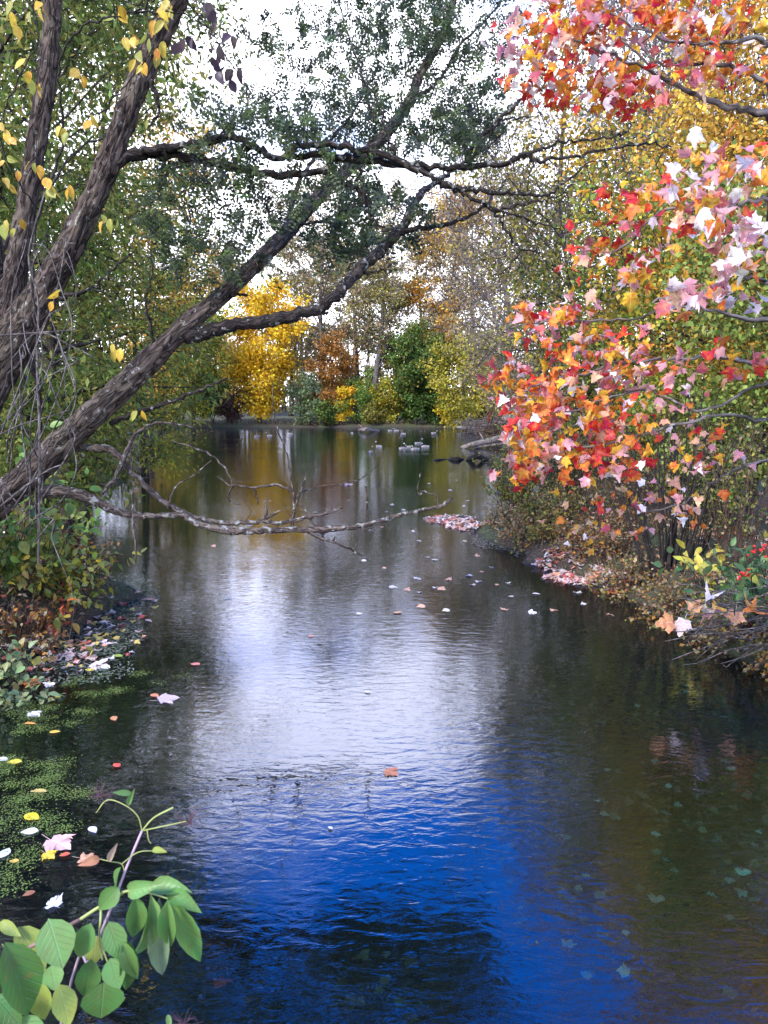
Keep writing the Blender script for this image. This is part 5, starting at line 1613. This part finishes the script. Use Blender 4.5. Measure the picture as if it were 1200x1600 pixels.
# ------------------------------------------------------------------ leaves and weed on the water
rng = np.random.default_rng(303)
fl = [
    (50, 1277, 30, (0.72, 0.52, 0.02), 'O', 'bright yellow oval leaf floating at the lower left'),
    (46, 1300, 27, (0.75, 0.70, 0.62), 'O', 'cream-white leaf floating just below the bright yellow one'),
    (95, 1320, 44, (0.70, 0.42, 0.34), 'M', 'large pink maple leaf floating at the lower left'),
    (78, 1338, 22, (0.70, 0.48, 0.04), 'M', 'small yellow leaf tucked under the large pink maple leaf'),
    (101, 1336, 16, (0.60, 0.12, 0.05), 'O', 'small red-orange leaf tip beside the large pink maple leaf'),
    (8, 1333, 28, (0.62, 0.66, 0.50), 'O', 'pale greenish-white leaf floating at the left edge'),
    (22, 1346, 15, (0.70, 0.42, 0.08), 'O', 'little amber leaf below the pale greenish-white one'),
    (145, 1297, 22, (0.72, 0.70, 0.64), 'O', 'small white oval leaf right of the pink maple leaf'),
    (140, 1342, 28, (0.68, 0.34, 0.18), 'M', 'curled orange-pink leaf near the plant stem'),
    (82, 1410, 26, (0.62, 0.62, 0.66), 'M', 'pale grey-white maple leaf above the foreground plant'),
    (45, 1397, 18, (0.30, 0.12, 0.06), 'O', 'brown leaf left of the grey-white maple leaf'),
    (60, 1237, 28, (0.50, 0.36, 0.10), 'N', 'narrow tan leaf floating alone on dark water at left'),
    (182, 1196, 18, (0.60, 0.08, 0.05), 'O', 'small red leaf on dark water at left'),
    (178, 1123, 19, (0.55, 0.24, 0.10), 'O', 'upturned orange leaf on dark water at left'),
    (86, 1144, 17, (0.62, 0.42, 0.06), 'O', 'yellow-orange leaf in the duckweed'),
    (47, 1131, 19, (0.62, 0.26, 0.05), 'N', 'orange leaf in the duckweed left of the yellow-orange one'),
    (613, 1208, 24, (0.36, 0.15, 0.08), 'M', 'brown curled leaf floating alone in the middle of the pond'),
    (45, 1067, 34, (0.60, 0.18, 0.05), 'M', 'bright orange leaf under the pale green plant'),
    (22, 1191, 24, (0.66, 0.50, 0.05), 'O', 'yellow leaf at the left edge in the duckweed'),
    (5, 1187, 20, (0.66, 0.64, 0.58), 'O', 'whitish leaf at the left edge beside the yellow one'),
    (55, 1117, 22, (0.66, 0.60, 0.60), 'M', 'pale pinkish maple leaf in the duckweed'),
    (100, 1025, 30, (0.62, 0.45, 0.40), 'M', 'pinkish leaf at the edge of the weed mat'),
    (158, 1042, 34, (0.66, 0.58, 0.50), 'M', 'pale leaf clump at the right of the weed mat'),
    (146, 1026, 26, (0.64, 0.36, 0.25), 'N', 'peach leaf just above the pale leaf clump'),
    (172, 1006, 26, (0.66, 0.54, 0.50), 'N', 'pinkish-white leaf at the outer edge of the weed mat'),
    (184, 1025, 19, (0.28, 0.38, 0.07), 'O', 'light green leaf at the outer edge of the weed mat'),
    (140, 1047, 18, (0.66, 0.50, 0.06), 'O', 'yellow leaf beside the pale leaf clump'),
    (232, 937, 26, (0.58, 0.30, 0.22), 'N', 'reddish leaf floating off the left bank tip'),
    (232, 970, 18, (0.60, 0.45, 0.38), 'N', 'pale leaf floating below the reddish one'),
    (265, 1092, 34, (0.52, 0.40, 0.38), 'M', 'greyish-pink leaf floating off the left bank'),
    (242, 1087, 18, (0.55, 0.20, 0.10), 'O', 'orange leaf beside the greyish-pink one'),
    (305, 1038, 18, (0.50, 0.18, 0.14), 'O', 'small dull red leaf on the rippled reflection at left'),
    (487, 994, 10, (0.50, 0.16, 0.12), 'O', 'tiny red leaf in the middle of the bright reflection'),
    (574, 1081, 12, (0.45, 0.40, 0.36), 'O', 'tiny grey leaf in the middle of the bright reflection'),
    (1150, 1020, 20, (0.66, 0.44, 0.34), 'N', 'peach leaf floating off the twig tangle'),
    (838, 1020 - 92, 14, (0.60, 0.52, 0.48), 'N', 'pale leaf floating off the right leaf drift'),
    (1010, 958, 20, (0.66, 0.62, 0.58), 'N', 'white leaf at the foot of the many-stemmed shrub'),
    (545, 757, 16, (0.60, 0.34, 0.30), 'M', 'pinkish leaf caught upright behind the dead branch'),
    (516, 1294, 10, (0.55, 0.55, 0.5), 'O', 'tiny whitish leaf on the blue reflection'),
]
for (px, py, sz, c, kd, lb) in fl:
    p = gnd(px, py, 0.006)
    dd = math.hypot(p[1], HC)
    me = FLAT_M[rng.integers(3)] if kd == 'M' else FLAT_O[0 if kd == 'O' else 1]
    a = rng.normal(0, 0.5) + (0 if rng.uniform() < 0.5 else math.pi)
    size = sz * dd / F * 0.95
    d = np.array([math.cos(a), math.sin(a), 0.0])
    o = leaf_obj('floating_leaf', me, p - d * size * 0.5 + [0, 0, 0.004], d, np.array([rng.normal(0, 0.08), -0.10, 1.0]), size, c)
    tag(o, lb, 'leaf', 'single leaves floating on the pond')

SUNK = [(0.34, 0.34, 0.28), (0.16, 0.15, 0.11), (0.24, 0.24, 0.19), (0.10, 0.09, 0.06)]  # darker tones carry the dimming of deeper water in the leaf colour
for i in range(58):
    while True:
        px, py = rng.uniform(880, 1190), rng.uniform(1070, 1560)
        if rng.uniform() < 0.35 + 0.65 * math.exp(-((px - 1060) / 120) ** 2 - ((py - 1250) / 140) ** 2):
            break
    p = gnd(px, py, -0.035 - rng.uniform(0, 0.04))
    size = rng.uniform(0.035, 0.068)
    d = rdir(rng, 1)[0] * [1, 1, 0]
    o = leaf_obj('sunken_leaf', FLAT_M[rng.integers(3)], p, d, np.array([rng.normal(0, 0.15), rng.normal(0, 0.15), 1]), size, SUNK[rng.integers(4)])
    tag(o, 'small teal-tinged maple leaf sunk under dark water, %s' % ('near the right edge' if px > 1110 else 'low in the right corner' if py > 1400 else 'below the twig tangle' if py < 1180 else 'right of the white reflection' if px < 1000 else 'amid the sunken teal cluster'), 'leaf', 'sunken leaves at the right')
for (px, py, sz, c, lb) in [(395, 1343, 24, (0.55, 0.25, 0.22), 'pink leaf sunk under the blue reflection left of centre'), (335, 1537, 26, (0.50, 0.05, 0.03), 'red leaf sunk right of the foreground plant'),
                            (1017, 1405, 26, (0.50, 0.28, 0.22), 'dull pink leaf sunk deep at the lower right'), (1153, 1363, 24, (0.42, 0.55, 0.42), 'pale three-lobed leaf sunk at the right edge')]:
    p = gnd(px, py, -0.05)
    o = leaf_obj('sunken_leaf', FLAT_M[0], p, [1, 0.3, 0], np.array([0, 0, 1.0]), sz * math.hypot(p[1], HC) / F, c)
    tag(o, lb, 'leaf', 'sunken leaves')
for i in range(60):
    while True:
        px, py = rng.uniform(330, 1000), rng.uniform(745, 960)
        p = gnd(px, py, 0.008)
        if pond_sd(np.array([p[0]]), np.array([p[1]]))[0] < -0.3 and rng.uniform() < (0.25 if px < 560 else 1.0):
            break
    d = rdir(rng, 1)[0] * [1, 0.4, 0]
    ci = rng.integers(3)
    c = [(0.66, 0.60, 0.55), (0.62, 0.35, 0.22), (0.55, 0.50, 0.42)][ci]
    o = leaf_obj('floating_leaf', FLAT_M[rng.integers(3)], p, d, np.array([0, rng.normal(0, 0.1) - 0.1, 1.0]), rng.uniform(0.06, 0.12), c)
    tag(o, 'tiny %s leaf afloat %s' % (['white', 'orange', 'tan'][ci], 'beyond the dead branch' if py < 800 and px < 700 else 'off the headland tip' if py < 840 else 'near the right leaf drift' if px > 780 else 'below the dead branch tip' if px > 560 else 'left below the dead branch'), 'leaf', 'tiny leaves drifting in mid-pond')


def drift(name, label, specs, cols, size, z=0.006, wts=None, tm=None, cat='leaves', tilt=0.12):
    b = MB()
    for (cx_, cy_, rx, ry, n) in specs:
        q = []
        while len(q) < n:
            a, r = rng.uniform(0, 6.283), rng.uniform(0, 1) ** 0.6
            q.append(gnd(cx_ + rx * r * math.cos(a), cy_ + ry * r * math.sin(a), z))
        q = np.array(q)
        q = q[pond_sd(q[:, 0], q[:, 1]) < 0.4]
        m = len(q)
        q[:, 2] = np.maximum(z, ground_z(q[:, 0], q[:, 1]) + 0.01) + rng.uniform(0, 0.012, m)
        scatter(b, tm or tmpl_diamond(0.45), q, rdir(rng, m) * [1, 1, 0.1], nrm(rng.normal(0, tilt, (m, 3)) + [0, 0, 1]), size * rng.uniform(0.6, 1.3, m), pal(rng, m, cols, wts, 0.15))
    return tag(b.build(name, M_WETA), label, cat, kind='stuff')


PINKS = [(0.62, 0.42, 0.36), (0.66, 0.58, 0.54), (0.60, 0.28, 0.16), (0.55, 0.12, 0.08), (0.45, 0.36, 0.32)]
drift('leaf_drift', 'pink and red fallen leaves drifted against the right bank', [(930, 902, 75, 13, 420), (985, 915, 40, 14, 160), (880, 885, 40, 8, 120)], PINKS, 0.10, tm=MAPLES[0], wts=[4, 4, 3, 2, 2])
drift('leaf_drift', 'pale pink fallen leaves drifted off the headland tip', [(705, 812, 40, 7, 160), (740, 822, 40, 8, 120)], PINKS, 0.12, wts=[4, 5, 2, 2, 1], tm=MAPLES[0])
drift('leaf_drift', 'grey weed and leaves floating below the headland', [(800, 848, 65, 13, 600), (850, 865, 50, 12, 300)], [(0.17, 0.18, 0.14), (0.13, 0.14, 0.10), (0.30, 0.25, 0.20)], 0.07, z=0.003, tm=tmpl_diamond(0.16), tilt=0.06)
drift('weed_mat', 'grey-green weed mat floating along the left bank', [(190, 930, 60, 35, 1500), (150, 990, 75, 35, 1400), (120, 1040, 90, 30, 700)], [(0.13, 0.17, 0.11), (0.17, 0.20, 0.14), (0.10, 0.13, 0.08), (0.24, 0.24, 0.18)], 0.05, z=0.002, cat='water weed', tilt=0.05, tm=tmpl_diamond(0.12))
drift('weed_mat', 'mixed fallen leaves floating on the weed along the left bank', [(130, 1000, 100, 50, 90), (60, 1030, 70, 40, 40), (190, 960, 60, 40, 30)], PINKS + [(0.5, 0.4, 0.1)], 0.085, cat='leaves', tm=MAPLES[0])
# duckweed: clumps of tiny fronds
b = MB()
cl = []
for (cx_, cy_, rx, ry, n) in [(40, 1210, 70, 40, 20), (70, 1120, 90, 30, 14), (20, 1290, 45, 60, 12), (15, 1370, 25, 30, 4), (150, 1070, 60, 20, 8), (110, 1270, 40, 40, 6), (240, 1060, 50, 12, 3)]:
    for _ in range(n):
        a, r = rng.uniform(0, 6.283), math.sqrt(rng.uniform(0, 1))
        cl.append(gnd(cx_ + rx * r * math.cos(a), cy_ + ry * r * math.sin(a), 0.005))
for c in cl:
    m = int(rng.uniform(60, 260))
    q = c + np.column_stack([rng.normal(0, 0.055, m), rng.normal(0, 0.045, m), rng.uniform(0, 0.006, m)])
    scatter(b, tmpl_diamond(0.5), q, rdir(rng, m) * [1, 1, 0.1], nrm(rng.normal(0, 0.15, (m, 3)) + [0, 0, 1]), rng.uniform(0.006, 0.012, m), pal(rng, m, [(0.14, 0.20, 0.035), (0.18, 0.23, 0.05), (0.10, 0.15, 0.03)], None, 0.15))
tag(b.build('duckweed', M_WETA), 'bright green duckweed floating at the lower left', 'duckweed', kind='stuff')

# decaying leaves on the bottom
b = MB()
q = np.column_stack([rng.uniform(-3.6, 4.2, 5200), rng.uniform(2.2, 9.5, 5200)])
q = q[pond_sd(q[:, 0], q[:, 1]) < -0.05]
w_ = vnoise(np.column_stack([q * 1.1, np.zeros(len(q))]), 31) + 0.35 * np.clip(np.abs(q[:, 0]) / 3 - 0.3, 0, 1)
q = q[w_ > 0.55]
m = len(q)
zq = np.maximum(ground_z(q[:, 0], q[:, 1]) + 0.02, -0.45)
scatter(b, MAPLES[0], np.column_stack([q, zq]), rdir(rng, m) * [1, 1, 0.15], nrm(rng.normal(0, 0.25, (m, 3)) + [0, 0, 1]), rng.uniform(0.04, 0.08, m), pal(rng, m, [(0.04, 0.028, 0.018), (0.06, 0.04, 0.025), (0.03, 0.022, 0.015), (0.09, 0.07, 0.045)], None, 0.25))
tag(b.build('bottom_litter', M_WETA), 'brown decaying leaves on the pond bottom', 'leaves', kind='stuff')

# maple leaves that lie on the twig tangle
for i, (px, py, sz, c, lb) in enumerate([
        (1052, 972, 34, (0.62, 0.28, 0.12), 'orange curled maple leaf at the tip of the twig tangle'), (1070, 968, 30, (0.66, 0.52, 0.45), 'cream curled leaf beside the orange one on the twig tangle'),
        (1085, 955, 26, (0.62, 0.34, 0.18), 'small orange leaf above the cream curled one'), (1095, 952, 28, (0.66, 0.58, 0.46), 'pale cream leaf in the middle of the twig tangle'),
        (1118, 955, 40, (0.66, 0.34, 0.32), 'big pink maple leaf lying on the twig tangle'), (1112, 930, 30, (0.74, 0.64, 0.62), 'white-pink leaf standing on top of the leaf heap'),
        (1125, 948, 30, (0.70, 0.36, 0.06), 'yellow-orange leaf on the big pink one'), (1150, 955, 32, (0.66, 0.36, 0.22), 'peach leaf right of the big pink one'),
        (1182, 955, 34, (0.62, 0.22, 0.05), 'burnt orange leaf near the right edge'), (1170, 945, 34, (0.68, 0.38, 0.10), 'amber leaf above the burnt orange one'), (1100, 940, 28, (0.66, 0.32, 0.07), 'orange leaf left of the white-pink one')]):
    p = at(px, py, 6.75)
    o = leaf_obj('fallen_maple_leaf', ME_MAPLE[i % 6], p, nrm(rng.normal(0, 0.5, 3) + [-0.6, -0.2, 0.1]), nrm(rng.normal(0, 0.3, 3) + [0, -0.7, 0.8]), sz * 0.88 * 6.9 / F, c)
    tag(o, lb, 'leaf', 'fallen leaves on the twig tangle')

# ------------------------------------------------------------------ foreground plant at the lower left
YF = 1.45
eb = np.array([-0.85, 1.0, gz(-0.85, 1.0)])
eld = thing('elder_plant', 'broad-leaved green plant with a pale purple stalk in the near lower left corner', 'plant', eb)
sm = MB()


def stem_px(rows, col, base=None):
    q = np.array([np.append(at(r[0], r[1], r[2]), r[3] * r[2] / F / 2) for r in rows])
    if base is not None:
        q = np.vstack([np.append(base, q[0, 3]), q])
    s = smooth(q, 6)
    tube(sm, s[:, :3], np.maximum(s[:, 3] * 0.72, 0.0006), 8, col=col, lump=0.12)


BRN, GRN, PUR = (0.22, 0.12, 0.09), (0.30, 0.34, 0.10), (0.38, 0.27, 0.32)
stem_px([(-60, 1530, 1.4, 9), (0, 1506, 1.42, 9), (40, 1484, 1.45, 9), (90, 1456, 1.47, 9), (125, 1437, 1.5, 9)], BRN, eb)
stem_px([(125, 1437, 1.5, 9), (152, 1419, 1.5, 8), (180, 1403, 1.5, 8), (200, 1392, 1.5, 7), (235, 1396, 1.5, 5), (262, 1404, 1.5, 4)], GRN)
stem_px([(95, 1600, 1.48, 6), (140, 1500, 1.5, 6), (175, 1415, 1.5, 6), (200, 1350, 1.52, 5), (222, 1298, 1.55, 5)], PUR, eb)
stem_px([(222, 1298, 1.55, 4), (240, 1278, 1.55, 4), (270, 1262, 1.55, 5)], GRN)
stem_px([(222, 1298, 1.55, 3), (260, 1290, 1.55, 3), (292, 1283, 1.55, 3)], GRN)
stem_px([(222, 1298, 1.55, 3), (215, 1275, 1.55, 2.5), (195, 1258, 1.55, 2.5), (168, 1250, 1.55, 3), (150, 1270, 1.55, 2)], GRN)
stem_px([(195, 1365, 1.52, 3), (190, 1350, 1.52, 2.5), (172, 1346, 1.52, 2.5), (155, 1342, 1.52, 2)], GRN)
stem_px([(190, 1350, 1.52, 3), (215, 1332, 1.52, 2.5), (240, 1329, 1.52, 2)], GRN)
stem_px([(158, 1420, 1.5, 7), (157, 1440, 1.48, 6), (155, 1465, 1.47, 5), (160, 1500, 1.46, 4)], GRN)
stem_px([(160, 1480, 1.46, 4), (178, 1530, 1.45, 4), (195, 1560, 1.45, 3)], GRN)
stem_px([(75, 1465, 1.46, 5), (78, 1450, 1.45, 4), (76, 1436, 1.44, 4)], GRN)
stem_px([(20, 1495, 1.43, 5), (10, 1485, 1.42, 4), (4, 1476, 1.4, 4)], GRN)
stem_px([(230, 1298, 1.55, 3), (232, 1312, 1.55, 2.5), (236, 1318, 1.55, 2)], GRN)
sm.build('stem', M_ATTR, eld)
# hair-fine purple fruit stalks
for (cx_, cy_) in [(160, 1236), (300, 1278), (290, 1592)]:
    b = MB()
    for k in range(30):
        a = rng.uniform(0, 6.283)
        r = rng.uniform(10, 30)
        e = at(cx_ + r * math.cos(a), cy_ + 0.7 * r * math.sin(a), 1.55 + rng.uniform(-0.03, 0.03))
        s = at(cx_ - 4, cy_ + 8, 1.55)
        m = (s + e) / 2 + rng.normal(0, 0.006, 3)
        tube(b, np.array([s, m, e]), [0.0006, 0.0004, 0.0003], 4, col=(0.10, 0.045, 0.06), cap=False)
    b.build('fruit_stalks', M_ATTR, eld)
DG, MG, LGc, YG, PG = (0.075, 0.17, 0.035), (0.12, 0.25, 0.055), (0.17, 0.30, 0.08), (0.34, 0.40, 0.07), (0.20, 0.28, 0.14)
lv = [  # base, tip, width px, colour, depth, droop shape
    (8, 1472, 55, 1592, 64, DG, 1.38, 1), (76, 1436, 100, 1514, 58, LGc, 1.42, 0), (142, 1442, 120, 1502, 34, MG, 1.46, 1), (170, 1440, 190, 1502, 36, MG, 1.45, 0),
    (195, 1465, 205, 1562, 30, DG, 1.45, 2), (190, 1470, 214, 1535, 26, MG, 1.44, 2), (142, 1498, 132, 1564, 38, DG, 1.46, 1), (172, 1497, 186, 1546, 36, MG, 1.43, 0), (162, 1534, 158, 1596, 64, DG, 1.45, 1),
    (212, 1400, 212, 1474, 32, MG, 1.5, 2), (235, 1397, 226, 1518, 30, LGc, 1.48, 2), (249, 1402, 250, 1548, 32, PG, 1.5, 1), (262, 1406, 262, 1494, 28, MG, 1.47, 2), (266, 1408, 322, 1515, 34, MG, 1.5, 2),
    (260, 1398, 308, 1416, 26, MG, 1.52, 2), (236, 1388, 290, 1386, 28, LGc, 1.54, 1), (200, 1392, 240, 1384, 26, LGc, 1.5, 1), (186, 1386, 152, 1424, 30, MG, 1.5, 2), (182, 1388, 182, 1356, 22, MG, 1.52, 0),
    (28, 1448, 72, 1518, 44, YG, 1.5, 0), (62, 1532, 66, 1600, 36, YG, 1.46, 1), (92, 1538, 110, 1605, 38, YG, 1.44, 0), (80, 1508, 86, 1548, 32, LGc, 1.48, 0), (-6, 1556, 30, 1602, 44, DG, 1.4, 1),
    (150, 1462, 146, 1508, 34, YG, 1.5, 0), (0, 1440, 30, 1462, 18, YG, 1.5, 0), (30, 1590, 70, 1640, 40, MG, 1.4, 0), (238, 1328, 258, 1330, 10, YG, 1.52, 0), (206, 1240, 178, 1238, 9, LGc, 1.55, 0), (200, 1258, 208, 1236, 8, LGc, 1.55, 0),
    (170, 1346, 180, 1322, 10, (0.4, 0.3, 0.2), 1.52, 0), (155, 1342, 128, 1350, 14, (0.55, 0.25, 0.12), 1.52, 2), (262, 1585, 266, 1610, 9, LGc, 1.5, 0),
]
SHAPES = [leaf_mesh('broad_leaf', tmpl_oval(0.5, 0.12, 0.10, 1.2), M_OBJG), leaf_mesh('broad_leaf_folded', tmpl_oval(0.5, 0.3, 0.22, 1.3), M_OBJG), leaf_mesh('broad_leaf_drooping', tmpl_oval(0.5, 0.45, 0.25, 1.8), M_OBJG)]
for (x0, y0, x1, y1, w, c, Y, sh) in lv:
    a, t = at(x0, y0, Y), at(x1, y1, Y - 0.03)
    L = np.linalg.norm(t - a)
    wid = 1.12 * (w * Y / F) / L
    toc = nrm(np.array([0, 0, HC]) - a)
    hint = nrm(toc + rng.normal(0, 0.22, 3) + [0, 0, 0.25])
    cc = np.array(c) * (1 + rng.normal(0, 0.08))
    leaf_obj('leaf', SHAPES[sh], a, t - a, hint, L, cc, eld, wid)

for o in BASES:
    del o['_base']
